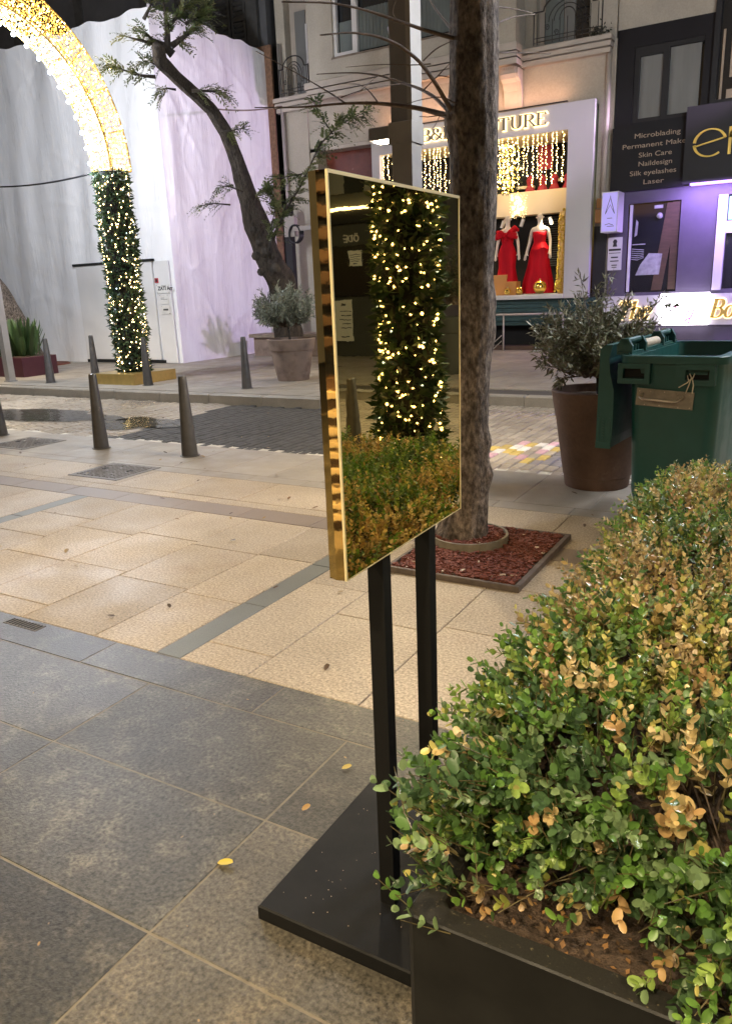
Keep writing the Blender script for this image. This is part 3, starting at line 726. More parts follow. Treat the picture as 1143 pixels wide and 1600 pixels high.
for x0 in (.0, .335):
    w = .175; z0, z1 = Hh-.155, Hh-.043
    mb.box(x0,x0+w,-.004,.055,z1-.028,z1).box(x0,x0+w,-.004,.055,z0,z0+.03).box(x0,x0+.028,-.004,.055,z0+.03,z1-.028).box(x0+w-.028,x0+w,-.004,.055,z0+.03,z1-.028)
    mb.box(x0+.028,x0+w-.028,.035,.05,z0+.03,z1-.028,1); bc(mb, 'lifting_pocket', [m_bin, m_dark_line]); mb = MB()
mb.box(.31,.335,.0,.05,Hh-.12,Hh-.043)
bc(mb, 'rim_rib', m_bin)
mb = MB()
for y0, y1 in ((.06,.36),(.72,1.02)):               # hinge humps on the left rim
    mb.prism([(0,0),(.085,0),(.085,.045),(.06,.085),(.02,.085),(0,.05)], (-.03,y0,Hh+.002), (1,0,0), (0,0,1), (0,.03,0))
    mb.prism([(0,0),(.085,0),(.085,.045),(.06,.085),(.02,.085),(0,.05)], (-.03,y1-.03,Hh+.002), (1,0,0), (0,0,1), (0,.03,0))
    mb.tube([(.012,y0,Hh+.07),(.012,y1,Hh+.07)], .018, 10); mb.box(-.02,-.002,y0+.03,y1-.03,Hh+.002,Hh+.05)
    for k in range(4): mb.box(-.0,.03,y0+.05+k*.05,y0+.065+k*.05,Hh+.002,Hh+.045)
    bc(mb, 'hinge', m_bin); mb = MB()
mb = MB(); mb.tube([(.012,.40,Hh+.03),(.012,.70,Hh+.03)], .03, 12, 1); mb.box(-.025,.05,.37,.71,Hh+.001,Hh+.014); mb.box(-.02,.045,.04,1.1,Hh+.001,Hh+.012)
bc(mb, 'hinge_roller', [m_bin, m_binl], auto=35)
mb = MB()                                         # the lid hanging down outside, seen nearly edge-on
mb.prism([(-.005,Hh+.055),(-.045,Hh+.055),(-.075,Hh+.03),(-.08,.60),(-.075,.56),(.0,.56),(.012,.62),(.015,.74),(.012,.90),(-.015,1.0),(-.022,Hh-.02)], (-.04,.03,0), (1,0,0), (0,0,1), (0,1.05,0))
bc(mb, 'lid', m_bin)
mb = MB(); mb.box(-.112,-.102,.026,.03,.60,.74,0); mb.box(-.047,-.036,.026,.03,.60,.74,0); mb.box(-.118,-.03,.022,.03,.56,.60)
for k in range(8): mb.box(-.085,-.072,.024,.03,.612+k*.016,.620+k*.016)
bc(mb, 'lid_ribs', m_bin)
pt = MB().obox((.255,.028,.865), (.305,.008,.095), Matrix.Rotation(R(3.2),3,'Y')).build('handle_plate', m_plate, bn)
mb = MB(); mb.tube([(.135,.022,.888),(.135,-.02,.876),(.150,-.032,.868),(.31,-.032,.858),(.335,-.022,.864),(.355,.022,.876)], .0075, 8)
mb.build('handle', m_chrome, pt, smooth=True)
mb = MB()
for x,z in ((.12,.905),(.18,.903),(.255,.902),(.325,.895),(.385,.893),(.15,.83),(.23,.828),(.33,.82),(.39,.82)): mb.octa((x,.022,z), .004)
pieces(mb, 'rivet', m_chrome, pt)
mb = MB()
for pth in ([(.385,-.008,1.01),(.40,-.018,.985),(.375,-.015,.96),(.335,-.012,.935)], [(.395,-.012,.985),(.388,-.02,.95),(.372,-.012,.905)], [(.40,-.012,.99),(.41,-.016,.95),(.405,-.010,.905)], [(.375,-.01,1.0),(.385,-.022,.975),(.405,-.02,.985),(.41,-.008,1.01)]):
    mb.tube(pth, .0032, 5)
bc(mb, 'tied_string', m_string, smooth=True)
mb = MB()
for x in (.16,.5):
    for y in (.16,.98): mb.tube([(x-.02,y,.08),(x+.02,y,.08)], .075, 14); mb.box(x-.03,x+.03,y-.03,y+.03,.1,.16)
bc(mb, 'caster', m_black)

# ================================================================== POTS WITH OLIVE BUSHES
def bush(par, c, rx, rz, n, Lf, cols, nst=60, seed=1, stemm=m_twig, upright=.9, spikes=()):
    """stems fanning from the pot, narrow leaves set along them"""
    mb = MB(); P, D, N = [], [], []
    base = np.array(c, float)
    dirs = []
    for i in range(nst):
        v = rng.normal(size=3); v[2] = abs(v[2])*upright+.12*rng.normal(); v /= np.linalg.norm(v); k = rng.uniform(.55,1.0)
        dirs.append(base+np.array([v[0]*rx*k, v[1]*rx*k, v[2]*rz*k]))
    dirs += [np.array(s_) for s_ in spikes]
    for e in dirs:
        b0 = base+np.array([rng.normal()*rx*.12, rng.normal()*rx*.12, -.30*rz])
        midp = (b0*.5+e*.5)+rng.normal(size=3)*rx*.08
        path = [b0, midp, e]; mb.tube(path, [.006,.004,.0015], 4, cap=False)
        m = max(6, int(n/len(dirs)))
        t = rng.uniform(.35,1.0,m)
        for tt in t:
            p = (1-tt)**2*b0+2*tt*(1-tt)*midp+tt*tt*e; d = (e-midp)/np.linalg.norm(e-midp)
            r_ = unit(1)[0]; dd = d*.7+r_*.9; P.append(p+rng.normal(size=3)*.012); D.append(dd); N.append(unit(1)[0])
    n = len(P); L = Lf*rng.uniform(.6,1.2,n); C = np.array(cols)[rng.integers(0,len(cols),n)]*rng.uniform(.7,1.3,(n,1))
    hook(mb.build('stems', stemm, None, smooth=True), par)
    hook(link('foliage', leafmesh('foliage', P, D, N, L, L*.24, C, m_olive), None, 'stuff'), par)
OLV = [(.17,.18,.10),(.22,.22,.13),(.12,.13,.07),(.27,.26,.17),(.14,.115,.075)]
def pot(loc, r0, r1, h, m, label, cat='pot', lip=.0, name='plant_pot', group=None):
    t = thing(name, label, cat, loc, 0, group)
    prof = [(r0,0),(r0+.004,.01),(r0+(r1-r0)*.12,h*.12),(r0+(r1-r0)*.125+.004,h*.125),(r0+(r1-r0)*.72,h*.72)]
    prof += [(r0+(r1-r0)*.725+lip,h*.73),(r1+lip,h-.008),(r1+lip-.008,h),(r1+lip-.035,h),(r1+lip-.045,h-.06)]
    hook(MB().lathe(prof, loc, 40, close=False).build('pot_body', m, None, auto=30), t)
    hook(MB().lathe([(r1-.03,h-.06),(r1*.4,h-.045),(1e-4,h-.04)], loc, 24, close=False).build('soil', m_soil, None), t)
    return t
t = pot((-1.385,5.87,0), .235, .352, .735, m_terra, 'tall brown clay pot standing beside the green bin', lip=.004)
t2 = thing('olive_bush', 'grey green olive bush in the brown clay pot beside the bin', 'bush', (-1.385,5.87,.7))
Cb = np.array([-1.385,5.87,0])
bush(t2, (-1.44,5.85,.98), .54, .50, 9500, .062, OLV, 130, upright=.8,
     spikes=[LN(*q_, Cb) for q_ in ((905,425),(860,482),(845,492),(878,475),(934,470),(955,425),(835,560),(840,545),(1042,455),(1055,470),(1020,505),(900,455),(925,480),(960,478),(870,600),(985,470))])
hook(MB().tube([(-1.39,5.86,.66),(-1.40,5.87,.95)], .024, 8).build('trunk', m_bark2, None), t2)
t = pot((-7.58,10.66,.122), .26, .385, .68, m_terra2, 'weathered grey clay pot on the far pavement beside the gold panel', lip=.018)
t2 = thing('olive_bush', 'round grey olive bush in the weathered clay pot across the road', 'bush', (-7.6,10.66,.75))
bush(t2, (-7.66,10.66,1.15), .64, .56, 9000, .075, [(.19,.21,.16),(.26,.28,.21),(.13,.15,.11)], 120, upright=.9)
hook(MB().tube([(-7.6,10.66,.74),(-7.62,10.66,1.0)], .02, 8).build('trunk', m_bark2, None), t2)
# low dark shrub and bench wall behind it
t = thing('low_stone_wall', 'low weathered stone bench wall behind the round olive bush', 'wall', (-10.6,15.0,.12))
mb = MB().box(-11.6,-9.2,14.8,15.3,.12,.55,0,.01); hook(mb.build('wall_body', m_terra2, None), t); hook(MB().box(-11.68,-9.1,14.72,15.36,.552,.63,0,.012).build('coping', m_timber, None), t)
t2 = thing('dark_shrub', 'dark green shrub on the stone wall left of the olive bush', 'shrub', (-10.75,14.6,.6))
bush(t2, (-10.75,14.5,1.0), .55, .62, 1800, .10, [(.03,.045,.03),(.045,.06,.04)], 50)

# ================================================================== TREES
def trunkmesh(path, rad, n=22, knots=(), amp=.06, sub=6, seed=0, rough=0.0):
    from mathutils import noise as mn
    r_ = np.random.default_rng(seed); path = np.array(path, float); rad = np.array(rad, float)
    m = (len(path)-1)*sub+1; t = np.linspace(0,len(path)-1,m)
    pp = np.stack([np.interp(t,range(len(path)),path[:,k]) for k in range(3)],1)
    for _ in range(2): pp[1:-1] = .25*pp[:-2]+.5*pp[1:-1]+.25*pp[2:]
    rr_ = np.interp(t,range(len(path)),rad)
    mb = MB().tube(pp, list(rr_), n)
    V = np.array(mb.v); c = np.repeat(pp,n,axis=0); d = V-c; ph = r_.uniform(0,6,6)
    a = np.arctan2(d[:,1],d[:,0]); z = V[:,2]
    k = 1+amp*(np.sin(3*a+ph[0]+1.3*z)+.6*np.sin(7*a+ph[1]-2*z)+.5*np.sin(11*a+5*z+ph[2])+.5*np.sin(9*z+ph[3]))*.6
    for kp, kr, kh in knots:
        w = np.exp(-(np.linalg.norm(V-np.array(kp),axis=1)/kr)**2); k += w*kh
    if rough:
        for i in range(len(V)):
            q = Vector((math.cos(a[i])*3.2, math.sin(a[i])*3.2, z[i]*2.2)); k[i] += rough*(1-2*abs(mn.noise(q)))+rough*.6*mn.noise(q*3.1)
    mb.v = [tuple(p) for p in c+d*k[:,None]]
    return mb
TC = np.array([-1.72,4.15,0])
tree = thing('street_tree', 'thick brown tree trunk standing in the mulch behind the gold panel', 'tree', (-1.74,4.13,0))
pts = [LN(x,y,TC) for x,y in ((720,866),(722,835),(727,790),(729,700),(731,600),(735,490),(738,380),(740,250),(741,120),(741,0),(742,-160),(742,-400))]
rads = [.172,.150,.128,.118,.115,.118,.119,.124,.122,.120,.115,.10]
kn = [(LN(757,740,TC)+np.array([.05,.03,0]),.07,.35),(LN(764,520,TC)+np.array([.05,.03,0]),.10,.22),(LN(766,470,TC),.08,.15),(LN(706,190,TC),.10,.25),(LN(757,690,TC),.06,.2),(LN(690,850,TC),.12,.18)]
hook(trunkmesh(pts, rads, 84, kn, .035, 22, 3, .035).build('trunk', m_bark, None, smooth=True), tree)
Lb = LN(708,185,TC)
def branch(pix, r0, r1, dep, par, mat):
    pa = [LN(x,y,TC*(1+dep*i/max(1,len(pix)-1)/4.5)) for i,(x,y) in enumerate(pix)]
    n = len(pa); t = np.linspace(0,n-1,(n-1)*4+1); pa = np.array(pa)
    pp = np.stack([np.interp(t,range(n),pa[:,k]) for k in range(3)],1)
    for _ in range(2): pp[1:-1] = .25*pp[:-2]+.5*pp[1:-1]+.25*pp[2:]
    hook(MB().tube(pp, list(np.linspace(r0*.62,r1*.5,len(pp))), 6).build('branch', mat, None, smooth=True), par)
for pix, r0, r1, dep in [([(712,185),(690,178),(650,168),(590,161),(540,161),(470,168),(398,168)],.030,.006,.8), ([(712,185),(700,165),(680,130),(655,95),(620,68),(585,55),(545,50),(500,55)],.022,.006,-.6),
     ([(706,180),(680,152),(655,138),(630,130),(590,117),(550,113),(495,116)],.018,.006,1.2), ([(720,62),(700,58),(660,46),(620,32),(570,15),(520,4),(440,3)],.018,.006,-.5), ([(716,55),(700,40),(680,15),(665,-10)],.016,.008,1.0),
     ([(672,100),(640,102),(600,100),(540,105)],.006,.003,.4), ([(700,175),(720,166),(690,150),(660,155),(635,162)],.007,.003,-.3), ([(661,95),(680,76),(705,64),(718,63)],.006,.003,-.2), ([(660,142),(690,112),(712,88)],.006,.003,.1),
     ([(683,118),(700,120),(720,128)],.005,.003,.1), ([(590,160),(575,140),(560,131),(533,131)],.007,.003,.5), ([(563,142),(578,128),(590,119)],.005,.003,.5), ([(533,152),(560,142),(600,134),(625,131)],.006,.003,.5),
     ([(540,162),(515,145),(470,118),(400,80)],.008,.004,.7), ([(700,180),(686,180),(668,183),(655,182)],.007,.003,-.2), ([(686,182),(680,195),(672,205)],.004,.002,-.2), ([(620,32),(612,20),(618,0)],.004,.002,-.3),
     ([(775,37),(800,26),(835,22)],.010,.004,.4), ([(770,10),(800,13),(830,20)],.008,.004,.4), ([(775,82),(810,82),(860,84)],.008,.003,.4)]:
    branch(pix, r0, r1, dep, tree, m_twig)
# the crooked tree by the hoarding, with pinnate leaves
tree2 = thing('crooked_tree', 'crooked dark tree with feathery leaves leaning before the white hoarding', 'tree', (-9.2,13.0,.12))
B2 = np.array([-9.2,13.0,0])
px2 = [(452,556),(447,500),(440,440),(424,415),(400,345),(385,300),(370,250),(352,205),(330,170),(300,143),(275,120),(250,95),(247,70)]
pa = [LN(x,y,B2*(1-.012*i)) for i,(x,y) in enumerate(px2)]
hook(trunkmesh(pa, [.27,.24,.235,.215,.19,.15,.118,.10,.092,.088,.085,.08,.075], 40, [(pa[4],.2,.25),(pa[2],.22,.25),(pa[11],.2,.3)], (.09), 12, 5, .12).build('trunk', m_bark2, None, smooth=True), tree2)
def limb(pix, r0, r1, k=.87):
    a = [LN(x,y,B2*k) for x,y in pix]; hook(MB().tube(a, list(np.linspace(r0,r1,len(a))), 7).build('branch', m_bark2, None, smooth=True), tree2); return np.array(a)
LP, LD, LNn, LL, LC = [], [], [], [], []
def pinnate(base, d, length, npair=9, lf=.075):
    d = np.array(d,float); d /= np.linalg.norm(d); side = np.cross(d,unit(1)[0]*.5+np.array([0,0,1])); side /= np.linalg.norm(side); nn = np.cross(side,d)
    c = np.array(random.choice([(.085,.115,.04),(.115,.14,.05),(.065,.09,.035),(.15,.165,.07)]))
    for k in range(npair):
        t = (k+1)/npair; p = base+d*length*t+np.array([0,0,-.25*length*t*t])
        for sg in (-1,1):
            LP.append(p); LD.append(d*.7+side*sg*random.uniform(.6,1.1)+np.array([0,0,-.3*random.random()])+.25*unit(1)[0]); LNn.append(nn); LL.append(1.05*lf*random.uniform(.8,1.1)*(1-.3*t)); LC.append(c*random.uniform(.8,1.25))
def spray(pix, n, k=.87, r0=.02, ln_=.32, spread=.8, lf=.085):
    a = limb(pix, r0, .005, k)
    for i in range(int(n*2.2)):
        s_ = random.uniform(0.15,1)*(len(a)-1.001); j = int(s_); p = a[j]+(a[j+1]-a[j])*(s_-j); d = (a[j+1]-a[j]); d = d/np.linalg.norm(d)+spread*unit(1)[0]+np.array([0,0,-.1])
        pinnate(p, d, ln_*random.uniform(.45,.95), random.randint(5,8), lf)
spray([(270,85),(255,70),(238,62),(222,45)], 16, r0=.07)
spray([(262,80),(262,50),(258,20),(254,-10)], 12, r0=.06); spray([(268,72),(285,60),(305,42),(325,20)], 20, r0=.05)
spray([(240,68),(215,62),(190,55)], 5, r0=.03); spray([(243,120),(220,118),(195,110),(165,98)], 15, r0=.03); spray([(260,98),(243,100),(225,95)], 10, r0=.02)
spray([(290,38),(310,25),(330,15)], 14, r0=.03); spray([(300,142),(315,142),(335,143),(350,140)], 10, r0=.03); spray([(275,140),(262,138),(250,140)], 6, r0=.02)
spray([(345,205),(360,205),(378,200)], 7, r0=.015); spray([(360,320),(335,318),(310,322)], 7, r0=.015); spray([(380,300),(360,292),(340,290)], 6, r0=.015)
spray([(415,410),(428,370),(445,330),(470,290),(500,225),(530,195),(570,175)], 52, r0=.03, ln_=.36, spread=.9, lf=.10); spray([(412,400),(425,350),(432,315)], 12, r0=.015)
spray([(440,350),(430,318),(418,300)], 10, r0=.015); spray([(480,270),(455,275),(430,280)], 12, r0=.012); spray([(520,210),(500,180),(490,160)], 10, r0=.012); spray([(395,320),(405,300),(425,290)], 10, r0=.012)
spray([(265,40),(280,22),(300,5)], 14, r0=.03); spray([(225,30),(235,10),(240,-10)], 6, r0=.03)
hook(link('crown', leafmesh('crown', LP, LD, LNn, LL, np.array(LL)*.36, LC, m_tree), None, 'stuff'), tree2)
mb = MB()
for (x,y) in ((415,395),(405,380),(395,360),(430,420),(408,425),(425,400),(400,400)):
    p = LN(x,y,B2*.87); mb.ball(p, random.uniform(.05,.1), 8)
hook(mb.build('burl', m_bark2, None, smooth=True), tree2)
# leaning trunk at the left edge of the picture
t = thing('leaning_tree', 'leaning brown trunk behind the maroon planter at the far left', 'tree', (-16.0,12.0,.12))
pa = [AY(46,566,12.0),AY(22,500,12.0),AY(-6,450,12.0),AY(-60,390,12.0),AY(-170,260,12.0),AY(-280,80,12)]
hook(trunkmesh(pa, [.36,.27,.24,.22,.2,.18], 18, (), .07, 6, 9).build('trunk', m_bark, None, smooth=True), t)
hook(MB().lathe([(.75,0),(.72,.03),(1e-4,.05)], (pa[0][0]+.15,pa[0][1]+.1,.12), 24, close=False).build('root_soil', m_mulch, None), t)

# ================================================================== LETTERING
def ftext(name, txt, h, loc, ux, uz, m, par, align='LEFT', ext=.004, shear=0, bold=0.0, space=1.0):
    c = bpy.data.curves.new(name, 'FONT'); c.body = txt; c.size = h/.69; c.extrude = ext; c.align_x = align; c.shear = shear; c.offset = bold; c.space_character = space
    o = bpy.data.objects.new(name, c); COL.objects.link(o); bpy.context.view_layer.update()
    me = bpy.data.meshes.new_from_object(o.evaluated_get(bpy.context.evaluated_depsgraph_get())); bpy.data.objects.remove(o); bpy.data.curves.remove(c)
    ux = Vector(ux).normalized(); uz = Vector(uz).normalized(); n = ux.cross(uz)
    me.transform(Matrix(((ux[0],uz[0],n[0],loc[0]),(ux[1],uz[1],n[1],loc[1]),(ux[2],uz[2],n[2],loc[2]),(0,0,0,1))))
    me.materials.clear(); me.materials.append(m)
    o = link(name, me); return hook(o, par) if par is not None else o
def arc(cx, cy, rx, ry, a0, a1, n=14): return [(cx+rx*math.cos(R(a0+(a1-a0)*i/n)), cy+ry*math.sin(R(a0+(a1-a0)*i/n))) for i in range(n+1)]
SER = {  # strokes in a box 1 high: polylines, plus little serif feet
 'B': (.68, [[(.14,0),(.14,1)], [(.14,1)]+arc(.36,.76,.22,.24,90,-90)+[(.14,.52)], [(.14,.52)]+arc(.38,.26,.26,.26,90,-90)+[(.14,0)]], [(.14,0),(.14,1)]),
 '&': (.86, [arc(.36,.78,.17,.19,-60,230,18)+[(.30,.58),(.78,.02)], [(.27,.62)]+arc(.33,.27,.26,.26,110,300,16)+[(.66,.28),(.74,.5)]], [(.74,.5)]),
 'C': (.78, [arc(.46,.5,.38,.5,50,310,26)], []), 'O': (.92, [arc(.46,.5,.38,.5,0,360,32)], []),
 'U': (.86, [[(.18,1),(.18,.34)]+arc(.43,.32,.25,.31,180,360,14)+[(.68,.36),(.68,1)]], [(.18,1),(.68,1)]),
 'T': (.72, [[(.36,0),(.36,1)], [(.04,.78),(.06,.98),(.66,.98),(.68,.78)]], [(.36,0)]),
 'R': (.78, [[(.14,0),(.14,1)], [(.14,1)]+arc(.36,.75,.23,.24,90,-90)+[(.14,.5)], [(.36,.5),(.70,0)]], [(.14,0),(.14,1),(.72,0)]),
 'E': (.66, [[(.14,0),(.14,1)], [(.14,.98),(.56,.98),(.57,.82)], [(.14,.52),(.44,.52)], [(.14,.02),(.57,.02),(.59,.2)]], [(.14,0),(.14,1)]),
 'h': (.66, [[(.16,0),(.16,1)], [(.16,.45)]+arc(.36,.44,.18,.2,160,0,10)+[(.54,0)]], [(.16,0),(.16,1),(.54,0)]),
 'e': (.56, [[(.10,.34),(.47,.34)]+arc(.28,.33,.2,.31,10,320,22)], []), 'o': (.60, [arc(.29,.32,.22,.32,0,360,24)], []),
 'n': (.66, [[(.16,0),(.16,.64)], [(.16,.42)]+arc(.36,.42,.18,.22,160,0,10)+[(.54,0)]], [(.16,0),(.16,.64),(.54,0)]), ' ': (.4, [], [])}
def strokes(lines, o, ux, uz, t, wth, wtk, mb=None, mi=0):
    """flat pen strokes: thick where they run upright, thin where they run level"""
    mb = mb or MB(); o = np.array(o,float); ux = np.array(ux,float); uz = np.array(uz,float); t = np.array(t,float)
    for L in lines:
        L = np.array(L); n = len(L); lft, rgt = [], []
        for i in range(n):
            d = L[min(i+1,n-1)]-L[max(i-1,0)]; d = d/(np.linalg.norm(d)+1e-9); w = (wth+(wtk-wth)*abs(d[1])**1.5)/2; nn = np.array([-d[1],d[0]])
            lft.append(L[i]+nn*w); rgt.append(L[i]-nn*w)
        vs = [o+ux*p[0]+uz*p[1] for p in lft+rgt]; vs += [v+t for v in vs]; k = 2*n; fs = []
        for i in range(n-1):
            a, b, c_, d_ = i, i+1, n+i+1, n+i
            fs += [(a,b,c_,d_),(a+k,d_+k,c_+k,b+k),(a,a+k,b+k,b),(d_,c_,c_+k,d_+k)]
        fs += [(0,n,n+k,k),(n-1,n-1+k,2*n-1+k,2*n-1)]
        mb.add(vs, fs, mi)
    return mb
def serif(ch, x, h, o, ux, uz, t, slant=0, thin=.05, thick=.15):
    w, lines, feet = SER[ch]; sh = lambda p: ((x/h)+p[0]+slant*p[1], p[1])
    ls = [[sh(p) for p in l] for l in lines]+[[sh((p[0]-.13, p[1]+(.012 if p[1] < .9 else -.012))), sh((p[0]+.13, p[1]+(.012 if p[1] < .9 else -.012)))] for p in feet]
    return strokes([[(p[0]*h, p[1]*h) for p in l] for l in ls], o, ux, uz, t, thin*h, thick*h)
UX, UZ = (1,0,0), (0,0,1)

# ================================================================== WHITE HOARDING (building wrapped in plastic sheet)
wr = thing('wrapped_scaffold', 'tall building front wrapped in white plastic sheeting with a plain door', 'hoarding', (-12.2,13.0,.12))
def sheetgrid(p0, ux, uz, w, h, nu, nv, n, seed):
    """wrinkled hanging sheet: vertical folds that fade downwards, sagging top edge, swags between tie points"""
    r_ = np.random.default_rng(seed); u = np.linspace(0,1,nu+1); v = np.linspace(0,1,nv+1); U,V = np.meshgrid(u,v)
    X = U*w; Z = V*h; d = np.zeros_like(X)
    for k in range(16):
        f = r_.uniform(1.2,9); ph = r_.uniform(0,6.3); a = r_.uniform(.3,1)*.020/f**.5; tilt = r_.uniform(-.25,.25)
        d += a*np.sin(f*(X+tilt*Z)+ph+.4*np.sin(.9*Z+ph))*(.35+.65*V)
    for k in range(90):
        cx = r_.uniform(0,w); cz = r_.uniform(0,h); a = r_.uniform(-1.2,1.2); L = r_.uniform(.4,1.2)
        s_ = (X-cx)*math.cos(a)+(Z-cz)*math.sin(a); q_ = -(X-cx)*math.sin(a)+(Z-cz)*math.cos(a)+.25*s_*s_
        d += .012*np.exp(-(s_/L)**2)*np.exp(-(q_/.05)**2)
    edge = np.minimum(np.minimum(X,w-X)/.25,1); d *= edge
    Z = Z-(V**3)*(.05*np.sin(X*2.1)**2+.03*np.sin(X*5.3)**2)
    P = np.array(p0)[None,None]+X[...,None]*np.array(ux)+Z[...,None]*np.array(uz)+d[...,None]*np.array(n)
    mb = MB(); mb.add(P.reshape(-1,3), [(j*(nu+1)+i, j*(nu+1)+i+1, (j+1)*(nu+1)+i+1, (j+1)*(nu+1)+i) for j in range(nv) for i in range(nu)]); return mb
hook(sheetgrid((-24.5,13.0,.12), (1,0,0), (0,0,1), 12.3, 6.98, 220, 110, (0,-1,0), 4).build('front_sheet', m_wrap, None, smooth=True), wr)
hook(sheetgrid((-12.2,13.0,.12), (0,1,0), (0,0,1), 3.85, 7.02, 110, 110, (1,0,0), 9).build('side_sheet', m_wrap, None, smooth=True), wr)
hook(MB().box(-24.4,-12.32,13.2,16.8,.12,6.9).build('scaffold_core', m_wrap, None), wr)
dr = hook(MB().box(-15.18,-12.78,12.93,12.975,.2,2.30,0,.006).build('door', m_door, None), wr)
hook(MB().box(-15.25,-12.72,12.90,12.972,2.312,2.36).build('door_track', m_dark_line, None), wr)
hook(MB().box(-15.2,-12.65,12.94,12.972,.125,.19).build('bottom_gap', m_dark_line, None), wr)
hook(MB().box(-12.72,-12.30,12.945,12.972,.13,2.3).build('side_panel', m_door, None), wr)
# signs on the hoarding
def notice(name, label, cat, x0, x1, z0, z1, y, m, bars, txt=None, par=None):
    t = thing(name, label, cat, ((x0+x1)/2,y,z0))
    hook(MB().box(x0,x1,y-.006,y,z0,z1).build('sheet', m, None), t)
    if bars:
        mb = MB()
        for (a,b,c_,d_) in bars: mb.box(x0+(x1-x0)*a, x0+(x1-x0)*b, y-.0085, y-.007, z0+(z1-z0)*c_, z0+(z1-z0)*d_)
        pieces(mb, 'print', m_ink, t)
    if txt: ftext('lettering', txt[0], txt[1], (x0+(x1-x0)*txt[2], y-.008, z0+(z1-z0)*txt[3]), UX, UZ, m_ink, t, ext=.001, bold=.004)
    return t
notice('red_notice', 'small square red sign on the white hoarding above the papers', 'sign', -12.72,-12.62,1.85,1.95,12.93,m_redsign,[(.25,.75,.2,.75)])
notice('paper_notice', 'white notice with bold black letters on the hoarding, topmost paper', 'notice', -12.70,-12.32,1.63,1.81,12.93,m_paper,[(.42,.78,.86,.9),(.02,.06,.86,.93),(.94,.98,.86,.93),(.03,.07,.05,.1),(.94,.99,.05,.12)],('ZATI Arr',.075,.14,.36))
notice('paper_notice', 'plain white notice with two faint lines, middle paper on the hoarding', 'notice', -12.62,-12.38,1.40,1.60,12.93,m_paper,[(.12,.5,.62,.66),(.12,.9,.48,.52),(.0,.04,.9,.96),(.9,.97,.9,.96)])
notice('paper_notice', 'white notice with a dark printed block, lowest paper on the hoarding', 'notice', -12.61,-12.36,1.19,1.37,12.93,m_paper,[(.22,.3,.4,.62),(.32,.44,.4,.62),(.46,.56,.4,.62),(.58,.78,.4,.62),(.02,.07,.9,.95),(.9,.97,.04,.1)])

# ================================================================== DARK OLD BUILDING behind the hoarding
ob = thing('old_building', 'dark grey old building with slatted shutters above the white hoarding', 'building', (-18.6,17.2,0))
hook(MB().box(-30,-12.25,17.05,19,0,13).build('wall', m_grwall, None), ob)
for x in (-12.6,-14.05,-16.0,-18.4,-21): hook(MB().box(x-.16,x+.16,16.93,17.047,6.4,13).build('pilaster', m_shut, None), ob)
hook(MB().box(-22,-15.0,16.85,17.045,7.55,7.75,0,.02).build('ledge', m_timber, None), ob)
hook(MB().box(-22,-15.0,16.95,17.043,7.9,9.5).build('wall_panel', m_grwall, None), ob)
for x0, x1 in ((-13.85,-13.28),(-13.24,-12.8),(-15.75,-15.05),(-15.0,-14.25)):
    f = hook(MB().box(x0,x0+.07,16.96,17.046,6.3,9.6).box(x1-.07,x1,16.96,17.046,6.3,9.6).box(x0+.07,x1-.07,16.96,17.046,6.3,6.42).box(x0+.07,x1-.07,16.96,17.046,7.9,8.0).build('shutter', m_shut, None), ob)
    me = MB().obox((0,0,0),(x1-x0-.14,.05,.075),Matrix.Rotation(R(35),3,'X')).mesh('slat', m_shut)
    for k in range(26):
        z = 6.47+k*.115
        if abs(z-7.95) < .09: continue
        s_ = link('slat', me, None, None, ((x0+x1)/2,17.0,z)); s_.parent = f
t = thing('osb_panel', 'brown chipboard panel between the white sheet and the cream building', 'panel', (-12.3,16.88,3))
hook(MB().box(-12.75,-12.02,16.80,16.86,3.2,7.2).build('board', m_osb, None), t)
hook(MB().box(-12.75,-12.02,16.80,16.86,.12,3.19).build('board', m_osb, None), t)

# ================================================================== CREAM BUILDING with the dress shop
bb = thing('cream_building', 'cream stone building with a balcony and projecting bay above the dress shop', 'building', (-8,17.2,0))
Yf = 17.05
mb = MB()                                          # front wall with openings for the balcony doors, entrance and shop
mb.box(-12.0,-11.75,Yf,17.5,.12,12); mb.box(-11.75,-11.0,Yf,17.5,.12,6.05); mb.box(-11.75,-11.0,Yf,17.5,8.9,12)
mb.box(-11.0,-10.9,Yf,17.5,5.0,12); mb.box(-9.42,-4.3,Yf,17.5,4.9,6.0); mb.box(-10.9,-9.42,Yf,17.5,4.86,6.0)
mb.box(-5.7,-5.62,Yf,17.5,6.0,12); mb.box(-4.55,-4.02,Yf,17.5,6.0,12); mb.box(-5.62,-4.55,Yf,17.5,8.9,12)
mb.box(-11.75,-11.2,Yf-.05,17.5,.12,6.04); mb.box(-4.3,-4.0,Yf,17.5,.12,6.0); mb.box(-5.9,-5.7,Yf,17.5,6.0,12)
hook(mb.build('wall', m_cream, None), bb)
